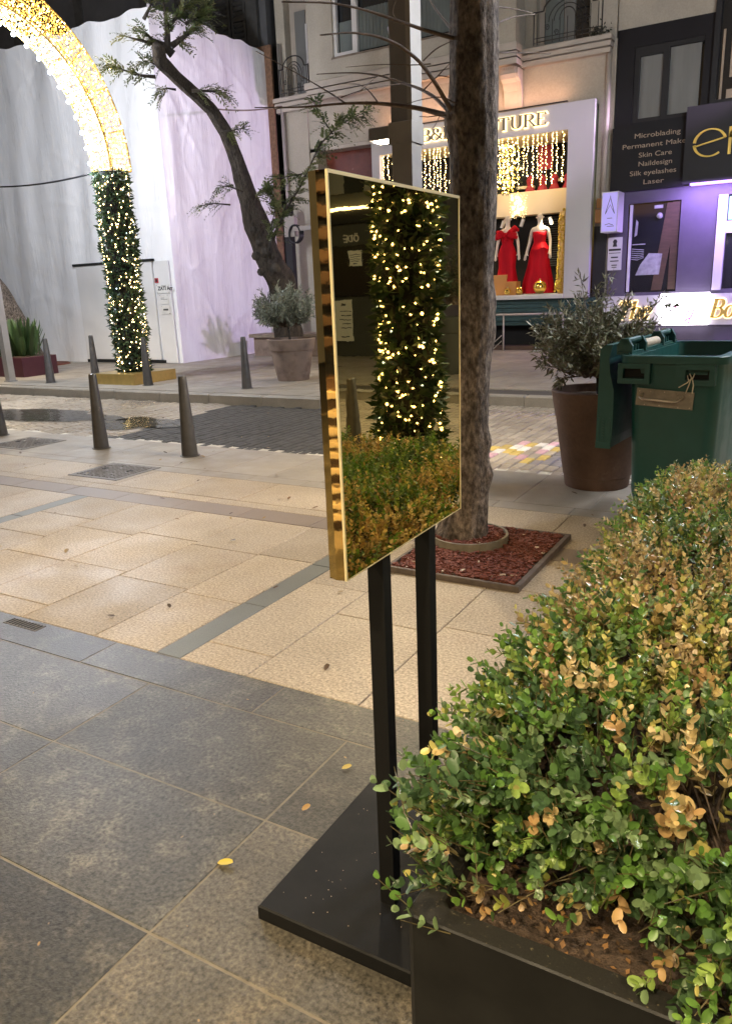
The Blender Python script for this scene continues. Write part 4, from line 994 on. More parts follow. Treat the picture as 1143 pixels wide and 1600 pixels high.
# projecting bay with its window band
Yb = 16.5
mb = MB()
mb.box(-10.75,-5.85,Yb,17.045,6.12,6.55); mb.box(-10.75,-10.1,Yb,17.045,6.55,12); mb.box(-6.75,-5.85,Yb,17.045,6.55,12); mb.box(-10.1,-6.75,Yb,17.045,8.7,12)
hook(mb.build('bay', m_cream, None), bb)
mb = MB()
for i,(d,z0,z1) in enumerate(((.10,5.98,6.12),(.05,5.88,5.977),(.0,5.76,5.877))): mb.box(-10.8-d*.5,-5.83+d*.3,Yb-d,17.043,z0,z1,0,.012)
hook(mb.build('bay_moulding', m_cream2, None), bb)
win = hook(MB().box(-10.1,-6.75,Yb+.20,Yb+.22,6.55,8.7).build('window', m_bglass, None), bb)
pieces(MB().box(-9.5,-6.85,Yb+.16,Yb+.19,6.62,7.42).box(-10.0,-9.62,Yb+.16,Yb+.19,6.62,7.25), 'blind', m_curt, win)
mb = MB()
for x in np.arange(-9.45,-6.9,.085): mb.box(x,x+.05,Yb+.146,Yb+.158,6.62,7.42)
pieces(mb, 'blind_rib', m_curt, win)
mb = MB(); mb.box(-10.1,-10.02,Yb+.06,Yb+.15,6.55,8.7).box(-9.62,-9.5,Yb+.06,Yb+.15,6.55,8.7).box(-10.02,-9.62,Yb+.06,Yb+.15,6.55,6.63).box(-8.4,-8.33,Yb+.06,Yb+.145,6.55,8.7)
pieces(mb, 'window_frame', m_white, win)
hook(MB().box(-10.13,-6.7,Yb-.03,Yb+.2,6.5,6.545,0,.01).build('sill', m_timber, None), win)
# corbel under the bay
t_ = [(0,0),(-.34,0),(-.36,-.12),(-.30,-.20),(-.20,-.26),(-.10,-.40),(-.06,-.62),(-.02,-.80),(0,-.80)]
hook(MB().prism(t_, (-6.2,17.043,5.755), (0,1,0), (0,0,1), (.28,0,0)).prism([(p[0]*.9-.012,p[1]*.9) for p in t_], (-6.25,17.043,5.74), (0,1,0), (0,0,1), (.05,0,0)).prism([(p[0]*.9-.012,p[1]*.9) for p in t_], (-5.92,17.043,5.74), (0,1,0), (0,0,1), (.05,0,0)).build('corbel', m_cream2, None), bb)
mb = MB()
for k in range(7): mb.box(-6.19+k*.04,-6.17+k*.04,16.66,16.68,5.70,5.76)
for p_ in ([( .0,.0),(.10,-.01),(.12,.05),(.06,.09),(.02,.05)],): mb.tube([(-5.905,16.72+p[0],5.62+p[1]) for p in p_], .014, 5)
hook(mb.build('corbel_scroll', m_cream2, None), bb)
# balconies: mouldings, iron railings, doors
def balcony(x0, x1, yb, z, part):
    mb = MB()
    for d,z0,z1 in ((.0,z-.30,z-.2),(.06,z-.197,z-.10),(.12,z-.097,z-.0)): mb.box(x0,x1+d*.3,yb-d+.12,17.04,z0,z1,0,.014)
    return hook(mb.build(part, m_cream2, None), bb)
balcony(-5.84,-4.08,16.72,6.04,'balcony_slab'); balcony(-12.0,-10.86,16.75,6.02,'balcony_slab')
def railing(x0, x1, y, z0, h):
    mb = MB(); w = x1-x0; cx = (x0+x1)/2; r = .011
    mb.tube([(x0,y,z0+.05),(x1,y,z0+.05)], r, 5); mb.tube([(x0,y,z0+.12),(x1,y,z0+.12)], r*.8, 5)
    mb.tube([(x0,y,z0),(x0,y,z0+h*.72)], r*1.3, 5); mb.tube([(x1,y,z0),(x1,y,z0+h*.72)], r*1.3, 5)
    top = [(x0,y,z0+h*.70),(x0+.12*w,y,z0+h*.70)]+[(cx+.36*w*math.cos(R(a)),y,z0+h*.70+h*.30*math.sin(R(a))) for a in range(180,-1,-15)]+[(x1-.12*w,y,z0+h*.70),(x1,y,z0+h*.70)]
    mb.tube(top, r*1.4, 5)
    for s_ in (.28,.20,.12): mb.tube([(cx+s_*w*math.cos(R(a)),y,z0+h*.45+h*(s_+.12)*math.sin(R(a))) for a in range(180,-1,-15)], r*.8, 4)
    for i in range(9):
        x = x0+w*(i+.5)/9; mb.tube([(x,y,z0),(x,y,z0+h*(.66 if abs(x-cx) > .3*w else .5))], r*.7, 4)
    for sx in (-1,1):
        for q_,zz in ((.16,.2),(.30,.34)): mb.tube([(cx+sx*(q_*w+.05*math.cos(R(a))*(1-a/700)),y,z0+h*zz+.06*math.sin(R(a))*(1-a/700)) for a in range(0,540,30)], r*.7, 4)
    return hook(mb.build('railing', m_irond, None), bb)
railing(-5.55,-4.22,16.70,6.05,.82); railing(-11.75,-10.92,16.72,6.03,.80)
dd = hook(MB().box(-5.62,-4.55,17.28,17.33,6.0,8.9).build('balcony_door', m_cream2, None), bb)
hook(MB().box(-5.5,-5.12,17.25,17.275,6.1,8.8).build('shutter_leaf', m_curt, None), dd); hook(MB().box(-5.1,-4.88,17.25,17.275,6.1,8.8).build('door_curtain', m_frost, None), dd); hook(MB().box(-4.86,-4.57,17.24,17.275,6.05,8.8).build('dark_leaf', m_bglass, None), dd)
dd = hook(MB().box(-11.75,-11.0,17.30,17.35,6.03,8.9).build('balcony_door', m_cream2, None), bb)
hook(MB().box(-11.6,-11.3,17.27,17.295,6.1,7.9).build('door_glass', m_frost, None), dd); hook(MB().box(-11.29,-11.24,17.24,17.298,6.1,7.6).build('door_frame', m_white, None), dd); hook(MB().box(-11.23,-11.01,17.26,17.296,6.1,8.4).build('dark_leaf', m_bglass, None), dd)
hook(MB().tube([(-4.12,16.98,5.76),(-4.13,16.98,3.1)], .05, 10).build('drain_pipe', m_cream2, None, smooth=True), bb)
hook(MB().tube([(-11.86,16.9,7.2),(-11.86,16.9,.12)], .035, 10).build('drain_pipe', m_conduit, None, smooth=True), bb)
t = thing('balcony_plant', 'small dark plant drooping over the end of the stone balcony by the drain pipe', 'plant', (-4.3,16.8,6.05))
P = np.array([-4.3,16.78,6.08])+rng.normal(size=(160,3))*[.09,.06,.07]; P[:,2] = np.maximum(P[:,2], 6.05)
hook(link('foliage', leafmesh('foliage', P, unit(160), unit(160), .07, .03, np.array([.03,.035,.02])*rng.uniform(.6,1.3,(160,1)), m_tree), None, 'stuff'), t)
# entrance with red marble left of the shop
hook(MB().box(-11.2,-9.42,17.45,17.5,.12,4.85).box(-9.44,-9.42,17.05,17.45,.12,4.85).build('entrance_marble', m_marble, None), bb)
hook(MB().box(-11.2,-9.43,17.05,17.449,4.78,4.855).build('entrance_soffit', m_cream2, None), bb)
hook(MB().box(-10.9,-9.9,17.40,17.449,.12,2.9).build('entrance_door', m_bglass, None), bb)

# shop front
sh = thing('dress_shop', 'lit dress shop window in a white surround with fairy light curtain', 'shop front', (-6.8,17.0,1.2))
Y0, Y1_ = 16.86, 17.045
xL, xR, oL, oR = -9.40, -4.33, -9.2, -4.85
mb = MB(); mb.box(xL,xR,Y0,Y1_,4.48,4.97); mb.box(xL,oL,Y0,Y1_,1.2,4.48); mb.box(oR,xR,Y0,Y1_,1.2,4.48)
hook(mb.build('surround', m_shopw, None), sh)
hook(MB().box(oL,oR,17.85,17.95,3.01,3.50,0).build('mid_band', m_cream3, None), sh)
hook(MB().box(oL,oR,Y0+.0,18.4,1.2,1.29).build('window_floor', m_white, None), sh)
hook(MB().box(oL,oR,18.4,18.45,1.2,4.9).box(oL-.05,oL,17.045,18.4,1.2,4.9).box(oR,oR+.05,17.045,18.4,1.2,4.9).build('back_wall', m_void, None), sh)
hook(MB().box(oL,oR,17.05,18.4,4.5,4.55).build('ceiling', m_cream3, None), sh)
hook(MB().box(oL,oR,17.952,18.4,3.02,3.06).build('middle_floor', m_cream3, None), sh)
mb = MB()
for k in range(22): mb.box(-5.9,-4.9,18.3,18.39,1.9+k*.05,1.92+k*.05)
hook(mb.build('louvre', m_shut, None), sh)
hook(MB().box(-5.12,-4.93,17.9,18.2,1.3,2.1).box(-5.3,-4.9,17.88,18.25,2.1,2.14).build('display_shelf', m_cream3, None), sh)
pieces(MB().box(-7.9,-7.3,18.25,18.39,3.05,4.4).box(-6.4,-6.0,18.2,18.35,3.6,3.66).box(-5.6,-4.95,18.2,18.35,3.7,3.74), 'inner_shelf', m_cream3, sh)
mb = MB()
for x in (-6.0,-5.72,-5.45,-5.15): mb.lathe([(.08,3.1),(.13,3.5),(.07,3.62),(.09,3.75),(1e-3,3.85)], (x,18.0,0), 10); 
mb.box(-5.85,-5.55,18.1,18.2,3.95,4.45)
pieces(mb, 'red_display', m_reddk, sh)
mb = MB()
for x in (-6.45,-6.0,-5.35,-4.95,-7.2,-7.8): mb.obox((x,17.5,2.82),(.06,.06,.16),Matrix.Rotation(.35*(1 if x < -5.7 else -1),3,'Y'))
pieces(mb, 'spotlight', m_white, sh)
for x in (-8.6,-7.3,-6.3,-5.4): lamp('shop_spot', 'SPOT', (x,17.35,2.9), P_SHOP, (1,.80,.50), sh, (0.05,.22,-1), .05, 110)
for x in (-8.2,-6.4,-5.2): lamp('shop_spot', 'SPOT', (x,17.3,4.42), P_SHOP*.6, (1,.74,.42), sh, (0,.4,-1), .05, 130)
hook(MB().box(oL,oR,16.72,16.8,4.972,4.984).build('added_uplight_bar', m_black, None), sh)  # added bar and lamp, standing in for the sign letters' upward wash
lamp('added_uplight', 'AREA', ((oL+oR)/2,16.76,5.02), 26, (1,.52,.30), sh, (0,.10,1), 4.2, sy=.05)
hook(MB().box(oL,oR,Y0-.04,Y0-.002,1.2,1.27,0,.006).build('window_ledge', m_white, None), sh)
mb = MB(); 
for k in range(6): mb.box(-9.3,-4.05,16.98,17.04,.64+k*.093,.725+k*.093,0,.006)
hook(mb.build('teal_boarding', m_teal, None), sh)
hook(MB().box(-9.3,-4.05,17.3,17.35,.12,.64).box(-9.3,-4.05,17.04,17.3,.62,.639).build('basement_void', m_void, None), sh)
hook(MB().box(-9.3,-4.05,16.7,17.0,.121,.21,0,.01).build('wood_step', m_wood, None), sh)
# illuminated serif lettering
word = 'B&B COUTURE'; adv = [SER[c_][0] for c_ in word]; hL = .235; tot = sum(adv)*hL; k_ = (8.10-5.27)/tot; x = -8.10
for c_, a in zip(word, adv):
    if c_ != ' ':
        o = serif(c_, 0, hL, (x,16.80,4.615), (k_,0,0), UZ, (0,-.03,0), thin=.05, thick=.14).build('letter', m_shopl, None); hook(o, sh)
        hook(serif(c_, 0, hL*1.06, (x-.005,16.835,4.61), (k_,0,0), UZ, (0,-.006,0), thin=.16, thick=.25).build('letter_glow', e_halo, None), o)
    x += a*hL*k_
# light curtain in the upper window
lc = thing('light_curtain', 'curtain of warm fairy lights hanging in the upper shop window', 'fairy lights', (-7,16.95,4.46))
n_ = 0; xx = -9.15
while xx < -4.88:
    mb = MB(); L = random.uniform(.75,1.02); z = 4.46
    mb.tube([(xx,16.97,4.47),(xx+random.uniform(-.01,.01),16.97,4.47-L)], .003, 3, 1)
    while z > 4.46-L:
        mb.octa((xx+random.uniform(-.022,.022), 16.97+random.uniform(-.03,.02), z), random.choice([.009,.011,.013]), 0); z -= random.uniform(.03,.06)
    hook(mb.build('light_string', [e_warm, m_goldb], None), lc); xx += random.uniform(.075,.125); n_ += 1
tr = thing('lit_garland', 'bushy garland of gold lights in the upper window beside the trunk', 'garland', (-6.2,17.2,3.5))
mb = MB()
for i in range(240): mb.octa((random.gauss(-6.25,.13), random.uniform(17.05,17.25), random.uniform(3.42,4.4)), random.choice([.012,.018,.022]), random.choice([0,0,1]))
hook(mb.build('bulbs', [e_gold, e_warm], None, kind='stuff'), tr)
P = np.stack([rng.normal(-6.25,.14,500), rng.uniform(17.1,17.3,500), rng.uniform(3.42,4.42,500)],1)
hook(link('foliage', leafmesh('foliage', P, unit(500), unit(500), .09, .03, np.array([.03,.05,.02])*np.ones((500,1)), m_pine), None, 'stuff'), tr)
mb = MB()
for i in range(24): mb.ball((-6.2+random.uniform(-.16,.12), 17.8, random.uniform(3.0,3.45)), random.uniform(.025,.045), 8)
pieces(mb, 'bauble_drop', e_halo, tr); mb = MB()
for i in range(120): mb.octa((-6.2+random.uniform(-.2,.2), 17.81, random.uniform(2.95,3.45)), .009)
hook(mb.build('sparkles', e_halo, None, kind='stuff'), tr)
gc = thing('bead_column', 'glittering gold bead column at the right side of the shop window', 'decoration', (-5.0,17.25,1.3))
mb = MB()
for i in range(560):
    a = random.uniform(0,6.3); z = random.uniform(1.33,3.02); r = .125+.03*math.sin(z*2.2)
    if z > 2.85: r *= max(.35,(3.06-z)/.2)
    mb.ball((-5.02+.5*(z-1.3)*.06+r*math.cos(a),17.25+r*math.sin(a),z), random.uniform(.014,.03), 6)
hook(mb.build('beads', m_bead, None, smooth=True, kind='stuff'), gc)
hook(MB().lathe([(.11,1.29),(.11,2.95),(1e-3,3.0)], (-4.98,17.25,0), 14).build('core', m_goldb, None), gc)
# gifts and baubles on the window floor
def gift(x0,x1,z1,label,y=17.15):
    t = thing('gift_box', label, 'gift box', ((x0+x1)/2,y,1.29)); hook(MB().box(x0,x1,y,y+.28,1.291,z1,0,.006).build('box', m_goldbox, None), t)
    hook(MB().box(x0-.006,x1+.006,y-.006,y+.286,z1-.07,z1+.012,0,.004).build('lid', m_goldbox, None), t)
gift(-6.52,-6.22,1.72,'tall orange gift box on the window floor next to the trunk'); gift(-6.2,-5.98,1.57,'small orange gift box right of the taller gift box', 17.1)
def bauble(x,z,r,label,y=17.1):
    t = thing('gold_bauble', label, 'bauble', (x,y,z-r)); hook(MB().ball((x,y,z),r,20).build('globe', m_globe, None, smooth=True), t); hook(MB().lathe([(.02,r),(.02,r+.03),(1e-3,r+.03)],(x,y,z),10).build('cap', m_goldb, None), t)
bauble(-5.44,1.445,.145,'large shiny gold bauble at the foot of the strapless dress'); bauble(-5.9,1.375,.085,'medium gold bauble between the gift boxes and the strapless dress'); bauble(-6.15,1.37,.075,'small gold bauble in front of the gift boxes',17.02)
# mannequins: one skin-grown body each, a red gown as a separate piece
def mannequin(x, y, z0, label, pose, gown, extra=None):
    t = thing('mannequin', label, 'mannequin', (x,y,z0)); s_ = 1.72/1.72
    J = {'pel':(0,0,.92,.13),'wai':(0,0,1.10,.105),'che':(0,0,1.30,.13),'neb':(0,0,1.42,.075),'nec':(0,-.005,1.50,.045),'hea':(0,-.02,1.60,.078),'top':(0,-.01,1.70,.062),
         'sL':(-.165,0,1.385,.05),'sR':(.165,0,1.385,.05),'hipL':(-.09,0,.86,.09),'hipR':(.09,0,.86,.09),'kL':(-.09,0,.48,.06),'kR':(.09,0,.48,.06),'aL':(-.09,.02,.08,.04),'aR':(.09,.02,.08,.04),'tL':(-.09,-.12,.03,.03),'tR':(.09,-.12,.03,.03)}
    J.update(pose)
    E_ = [('pel','wai'),('wai','che'),('che','neb'),('neb','nec'),('nec','hea'),('hea','top'),('che','sL'),('che','sR'),('sL','eL'),('eL','wL'),('wL','hL'),('sR','eR'),('eR','wR'),('wR','hR'),('pel','hipL'),('pel','hipR'),('hipL','kL'),('hipR','kR'),('kL','aL'),('kR','aR'),('aL','tL'),('aR','tR')]
    for sd in 'LR':
        for k,(dx,dz) in enumerate(((-.025,-.075),(-.008,-.09),(.01,-.085),(.026,-.07))):
            h = J['h'+sd]; J[f'f{sd}{k}'] = (h[0]+dx,h[1]-.01,h[2]+dz,.010); E_.append(('h'+sd,f'f{sd}{k}'))
        h = J['w'+sd]; J['t'+sd+'h'] = (h[0]+(.045 if sd == 'L' else -.045),h[1]-.03,h[2]-.06,.011); E_.append(('w'+sd,'t'+sd+'h'))
    ks = list(J); me = bpy.data.meshes.new('body'); me.from_pydata([(x+J[k][0],y+J[k][1],z0+J[k][2]) for k in ks], [(ks.index(a),ks.index(b)) for a,b in E_], [])
    o = bpy.data.objects.new('body', me); COL.objects.link(o); md = o.modifiers.new('skin','SKIN'); sv = me.skin_vertices[0].data
    for i,k in enumerate(ks): sv[i].radius = (J[k][3],J[k][3]*(.75 if k in ('che','wai','pel') else 1)); sv[i].use_root = (k == 'pel')
    sb = o.modifiers.new('sub','SUBSURF'); sb.levels = 1; sb.render_levels = 1
    bpy.context.view_layer.update(); m2 = bpy.data.meshes.new_from_object(o.evaluated_get(bpy.context.evaluated_depsgraph_get())); bpy.data.objects.remove(o)
    m2.materials.clear(); m2.materials.append(m_skin); m2.polygons.foreach_set('use_smooth',[True]*len(m2.polygons)); m2.name = 'body'
    b = hook(link('body', m2), t)
    mb = MB()                                       # plain features of the head
    hx,hy,hz = x,y-.10,z0+1.615
    mb.prism([(-.012,-.03),(.012,-.03),(.005,.02),(-.005,.02)], (hx,hy+.012,hz-.01), (1,0,0),(0,0,1),(0,-.02,0)); mb.box(hx-.022,hx+.022,hy+.015,hy+.025,hz-.062,hz-.054)
    for sg in (-1,1): mb.ball((hx+sg*.03,hy+.022,hz+.012),.011,6); mb.ball((hx+sg*.078,hy+.09,hz-.005),.018,6)
    hook(mb.build('face', m_skin, None, smooth=True), b)
    n = 40; prof = gown; mb = MB(); vs = []
    for (z,rx,ry,cx,fold) in prof:
        for k in range(n):
            a = 2*math.pi*k/n; f = 1+fold*(math.sin(9*a+1.3)+.6*math.sin(17*a)); vs.append((x+cx+rx*f*math.cos(a), y+ry*f*math.sin(a), z0+z))
    mb.add(vs, [(i*n+k,i*n+(k+1)%n,(i+1)*n+(k+1)%n,(i+1)*n+k) for i in range(len(prof)-1) for k in range(n)])
    g_ = hook(mb.build('gown', m_red, None, smooth=True), t)
    if extra: extra(x,y,z0,g_)
    return t
A1 = {'eL':(-.235,.02,1.13,.038),'wL':(-.25,-.04,.90,.027),'hL':(-.255,-.06,.83,.03),'eR':(.235,.02,1.13,.038),'wR':(.27,-.02,.90,.027),'hR':(.285,-.04,.83,.03)}
A2 = {'eL':(-.24,.05,1.12,.038),'wL':(-.285,-.03,.88,.027),'hL':(-.31,-.05,.81,.03),'eR':(.225,.03,1.13,.038),'wR':(.245,-.02,.90,.027),'hR':(.255,-.04,.83,.03)}
def peplum(x,y,z0,g_):
    mb = MB(); n = 30; vs = []
    for z,r in ((1.10,.125),(1.02,.17),(.96,.205)):
        for k in range(n):
            a = 2*math.pi*k/n; vs.append((x+r*1.05*math.cos(a), y+r*.85*math.sin(a), z0+z-.05*(math.cos(a) < 0)*abs(math.cos(a))+.025*math.sin(5*a)*(r > .18)))
    mb.add(vs, [(i*n+k,i*n+(k+1)%n,(i+1)*n+(k+1)%n,(i+1)*n+k) for i in range(2) for k in range(n)]); hook(mb.build('peplum', m_red, None, smooth=True), g_)
def bow(x,y,z0,g_):
    mb = MB()
    for sx in (-1,1):
        for k in range(3):
            mb.tube([(x+.01*sx,y-.13,z0+1.28),(x+sx*(.10+.03*k),y-.16,z0+1.34-.05*k),(x+sx*(.21+.02*k),y-.08,z0+1.36-.07*k)], [.02,.055,.035], 8)
    mb.tube([(x+.05,y-.12,z0+1.3),(x+.2,y-.06,z0+1.42),(x+.22,y+.04,z0+1.38)], [.05,.07,.04], 8); mb.ball((x,y-.15,z0+1.26),.045,8); mb.ball((x+.02,y-.15,z0+1.19),.055,8)
    hook(mb.build('bow', m_red, None, smooth=True), g_)
def drape(w0, top, cx=0): return [(.02,w0,w0*.75,cx,.05),(.25,w0*.92,w0*.68,cx*.8,.05),(.6,w0*.68,w0*.52,cx*.4,.04),(.88,.205,.165,0,.02),(1.0,.17,.14,0,.01),(1.10,.125,.105,0,0),(1.22,.145,.115,0,0),(top,.16,.12,0,0),(top+.005,.15,.11,0,0)]
mannequin(-6.28,17.35,1.29,'mannequin in a red gown with a big bow at the shoulder','' or A1,drape(.27,1.33),bow)
mannequin(-5.56,17.4,1.29,'mannequin in a strapless red peplum gown with a long train',A2,drape(.36,1.31,-.02),peplum)
# rail in front of the basement
t = thing('step_railing', 'pale metal handrail in front of the teal boards below the shop', 'railing', (-6.1,16.6,.12))
mb = MB(); mb.tube([(-7.6,16.55,.89),(-4.7,16.55,.89)], .022, 8); hook(mb.build('top_rail', m_rail, None, smooth=True), t)
for x in (-7.5,-6.06,-4.75): hook(MB().tube([(x,16.55,.12),(x,16.55,.875)], .02, 8).build('post', m_rail, None, smooth=True), t)
hook(MB().tube([(-6.45,16.55,.15),(-6.1,16.55,.45)], .01, 6).tube([(-6.3,16.55,.15),(-6.1,16.55,.33)], .01, 6).build('brace', m_rail, None), t)

# ================================================================== BLACK BUILDING with the beauty parlour
kb = thing('black_building', 'black clad beauty parlour building with violet lit ground floor', 'building', (0,17.3,0))
hook(MB().box(-4.0,5.2,17.06,18.5,6.12,12).build('upper_wall', m_cream, None), kb)
mb = MB(); mb.box(-3.98,5.2,17.04,17.1,5.78,6.12).box(-3.98,-3.66,17.04,17.1,4.40,5.78).box(-2.42,5.2,17.04,17.1,4.4,5.78).box(-3.66,-2.42,17.04,17.1,4.40,4.46)
hook(mb.build('cladding', m_blk, None), kb)
w = hook(MB().box(-3.66,-2.42,17.20,17.25,4.46,5.78).build('window', m_bglass, None), kb)
hook(MB().box(-3.56,-3.14,17.15,17.19,4.53,5.62).build('pane', m_frost, None), w); hook(MB().box(-3.02,-2.48,17.15,17.19,4.53,5.70).build('pane', m_frost, None), w)
hook(MB().box(-3.66,-3.56,17.07,17.2,4.46,5.78).box(-3.14,-3.02,17.07,17.2,4.46,5.78).box(-3.56,-3.14,17.07,17.2,4.46,4.53).box(-3.56,-3.14,17.07,17.2,5.62,5.78).box(-3.02,-2.42,17.07,17.2,4.46,4.53).box(-3.02,-2.42,17.07,17.2,5.70,5.78).build('window_frame', m_blk2, None), w)
w = hook(MB().box(-2.15,-.4,17.0,17.03,4.62,6.3).build('window', m_bglass, None), kb)
hook(MB().box(-2.25,-2.15,16.9,17.035,4.58,6.4).box(-2.15,-.4,16.9,17.035,4.58,4.64).build('window_frame', m_blk2, None), w)
hook(MB().box(-2.1,-2.06,16.97,16.995,4.65,5.8).box(-1.98,-1.8,16.96,16.99,4.65,4.8).box(-1.95,-1.85,16.97,16.99,5.0,5.9).build('inner_frame', m_pale, None), w)
# ground floor
mb = MB(); mb.box(-3.98,-3.63,17.03,17.1,1.2,3.22).box(-2.63,-1.98,17.03,17.1,1.2,3.22).box(-3.63,-2.63,17.03,17.1,2.98,3.22).box(-3.63,-2.63,17.03,17.1,1.2,1.26).box(-.2,5.2,17.03,17.1,1.2,3.22).box(-1.98,-.2,17.03,17.1,3.0,3.22).box(-1.98,-.2,17.03,17.1,1.2,1.28)
hook(mb.build('ground_wall', m_purwall, None), kb)
w = hook(MB().box(-3.63,-2.63,17.13,17.15,1.26,2.98).build('shop_window', m_bglass, None), kb)
hook(MB().box(-3.60,-3.555,17.06,17.125,1.28,2.96).build('window_frame', m_strip, None), w)
hook(MB().box(-2.80,-2.66,17.11,17.126,1.3,2.96).prism([(0,0),(.2,0),(.42,1.66),(.22,1.66)], (-3.12,17.12,1.29), (1,0,0),(0,0,1),(0,.008,0)).build('wood_leaf', m_wood, None), w)
pieces(MB().prism([(0,.0),(.46,.0),(.5,.40),(.24,.42),(.08,.2)], (-3.44,17.118,1.60), (1,0,0),(0,0,1),(0,.01,0)).prism([(0,0),(.05,.03),(.06,.28),(.02,.33)], (-3.5,17.118,2.35),(1,0,0),(0,0,1),(0,.01,0)), 'pale_cloth', m_fabr, w)
mb = MB()
for k in range(6): mb.tube([(-3.54,17.122,1.92+.04*k),(-3.42,17.118,1.90+.04*k),(-3.30,17.122,1.94+.03*k)], .008, 4)
mb.box(-3.53,-3.28,17.11,17.126,2.19,2.21); mb.ball((-3.03,17.1,2.72),.06,10); mb.box(-3.14,-2.98,17.1,17.12,2.86,2.92)
hook(mb.build('striped_shirt', m_fabr, None), w)
w = hook(MB().box(-1.98,-.2,17.13,17.15,1.28,3.0).build('shop_window', m_bglass, None), kb)
hook(MB().box(-1.96,-1.80,16.98,17.12,1.26,3.0).build('window_frame', m_strip, None), w); hook(MB().box(-1.78,-1.0,17.10,17.125,2.55,2.97).build('screen', e_scr, None), w)
hook(MB().obox((-1.72,17.08,2.42),(.3,.02,.22)).build('poster', m_paper, None), w)
hook(MB().box(-4.03,5.2,16.96,17.028,.60,1.197).build('fascia', m_strip, None), kb)
hook(MB().box(-4.03,5.2,17.0,17.05,.12,.598).build('plinth', m_purwall, None), kb)
hook(MB().box(-1.84,-1.45,16.97,16.998,.125,.55).box(-1.40,-1.0,16.97,16.998,.125,.55).build('plinth_panel', m_purwall, None), kb)
fs_ = thing('fascia_lettering', 'italic gold letters on the white fascia below the violet windows', 'sign', (-2.8,16.95,.8))
x = -3.74
for c_ in 'The':
    o = hook(serif(c_,0,.34,(x,16.925,.745),(.95,0,0),UZ,(0,-.02,0),.22,.07,.20).build('letter', m_letter, None), fs_)
    hook(serif(c_,0,.355,(x-.005,16.95,.738),(.95,0,0),UZ,(0,-.004,0),.22,.14,.26).build('letter_glow', e_halo, None), o); x += SER[c_][0]*.34*.95+.02
x = -1.95
for c_ in 'Bo':
    o = hook(serif(c_,0,.34,(x,16.925,.745),(.95,0,0),UZ,(0,-.02,0),.22,.07,.20).build('letter', m_letter, None), fs_)
    hook(serif(c_,0,.355,(x-.005,16.95,.738),(.95,0,0),UZ,(0,-.004,0),.22,.14,.26).build('letter_glow', e_halo, None), o); x += SER[c_][0]*.34*.95+.02
ld = thing('led_sign', 'glaring white LED sign with pink brush marks on the fascia', 'LED sign', (-2.42,16.9,.6))
hook(MB().box(-2.87,-1.97,16.86,16.94,.605,1.225,0).build('panel', e_led, None), ld)
mb = MB(); r_ = random.Random(5)
sc = [[(.05,.06),(.16,.05),(.24,.09),(.33,.05)],[(.22,.02),(.30,.11),(.38,.04),(.46,.12)],[(.36,.10),(.44,.2),(.50,.32)],[(.40,.05),(.52,.16),(.60,.14)],[(.48,.02),(.5,.12),(.55,.22),(.56,.3)],[(.28,.2),(.34,.26),(.4,.24)],[(.2,.3),(.24,.4),(.3,.42)],[(.52,.08),(.6,.05)],[(.1,.16),(.17,.14)],[(.62,.01),(.72,.02)],[(.45,.5),(.55,.56),(.62,.55)]]
pieces(strokes(sc, (-2.80,16.856,.61), (1,0,0), UZ, (0,-.003,0), .018, .03), 'brush_mark', e_pink, ld)
# text panel, sign box, lit box and plaque
tp = thing('service_sign', 'black panel listing beauty services in pale bronze letters', 'sign', (-3.3,17.0,3.2))
hook(MB().box(-3.99,-2.60,16.94,17.035,3.21,4.39).build('panel', m_blk, None), tp)
for s_, xa, xb_, z in (('Microblading',-3.57,-2.73,4.16),('Permanent Makeup',-3.79,-2.45,3.985),('Skin Care',-3.47,-2.86,3.81),('Naildesign',-3.47,-2.85,3.65),('Silk eyelashes',-3.62,-2.76,3.485),('Laser',-3.36,-2.98,3.315)):
    o = ftext('lettering', s_, .085, (xa,16.935,z), UX, UZ, m_pale, tp, ext=.003); 
    wv = [v.co.x for v in o.data.vertices]; k_ = (xb_-xa)/(max(wv)-min(wv))
    for v in o.data.vertices: v.co.x = xa+(v.co.x-xa)*k_
en = thing('sign_box', 'projecting charcoal sign box with thin gold lower case letters', 'sign', (0,16.8,3.2))
hook(MB().box(-2.59,3.6,16.70,17.032,3.23,4.55).build('box', m_blk2, None), en)
def thin(lines, o, h): return strokes([[(p[0]*h,p[1]*h) for p in l] for l in lines], o, UX, UZ, (0,-.03,0), .05*h, .11*h)
hook(thin([[(.02,.40),(1.16,.64)]+arc(.6,.5,.58,.5,15,175,20)[:], arc(.6,.5,.58,.5,185,310,16)], (-2.43,16.69,3.66), .46).build('letter', m_letter, None), en)
hook(thin([[(.1,0),(.1,1)], [(.1,.6)]+arc(.45,.6,.35,.38,150,0,14)+[(.8,0)]], (-1.86,16.69,3.66), .46).build('letter', m_letter, None), en)
hook(MB().box(-2.45,3.5,16.72,16.9,3.19,3.225).build('led_strip', e_pur, None), en)
lamp('strip_light', 'AREA', (-.4,16.42,3.17), P_STRIP*4.2, (.50,.32,1.0), en, (0,.40,-1), 4.6, sy=.12)
lb = thing('lit_sign_box', 'small white lit sign box with a feather drawing beside the drain pipe', 'sign', (-3.92,16.6,2.4))
hook(MB().box(-4.03,-3.71,16.48,16.98,2.44,3.19,0).build('box', m_strip, None), lb); hook(MB().box(-4.01,-3.73,16.47,16.479,2.46,3.17).build('lit_face', e_lbox, None), lb)
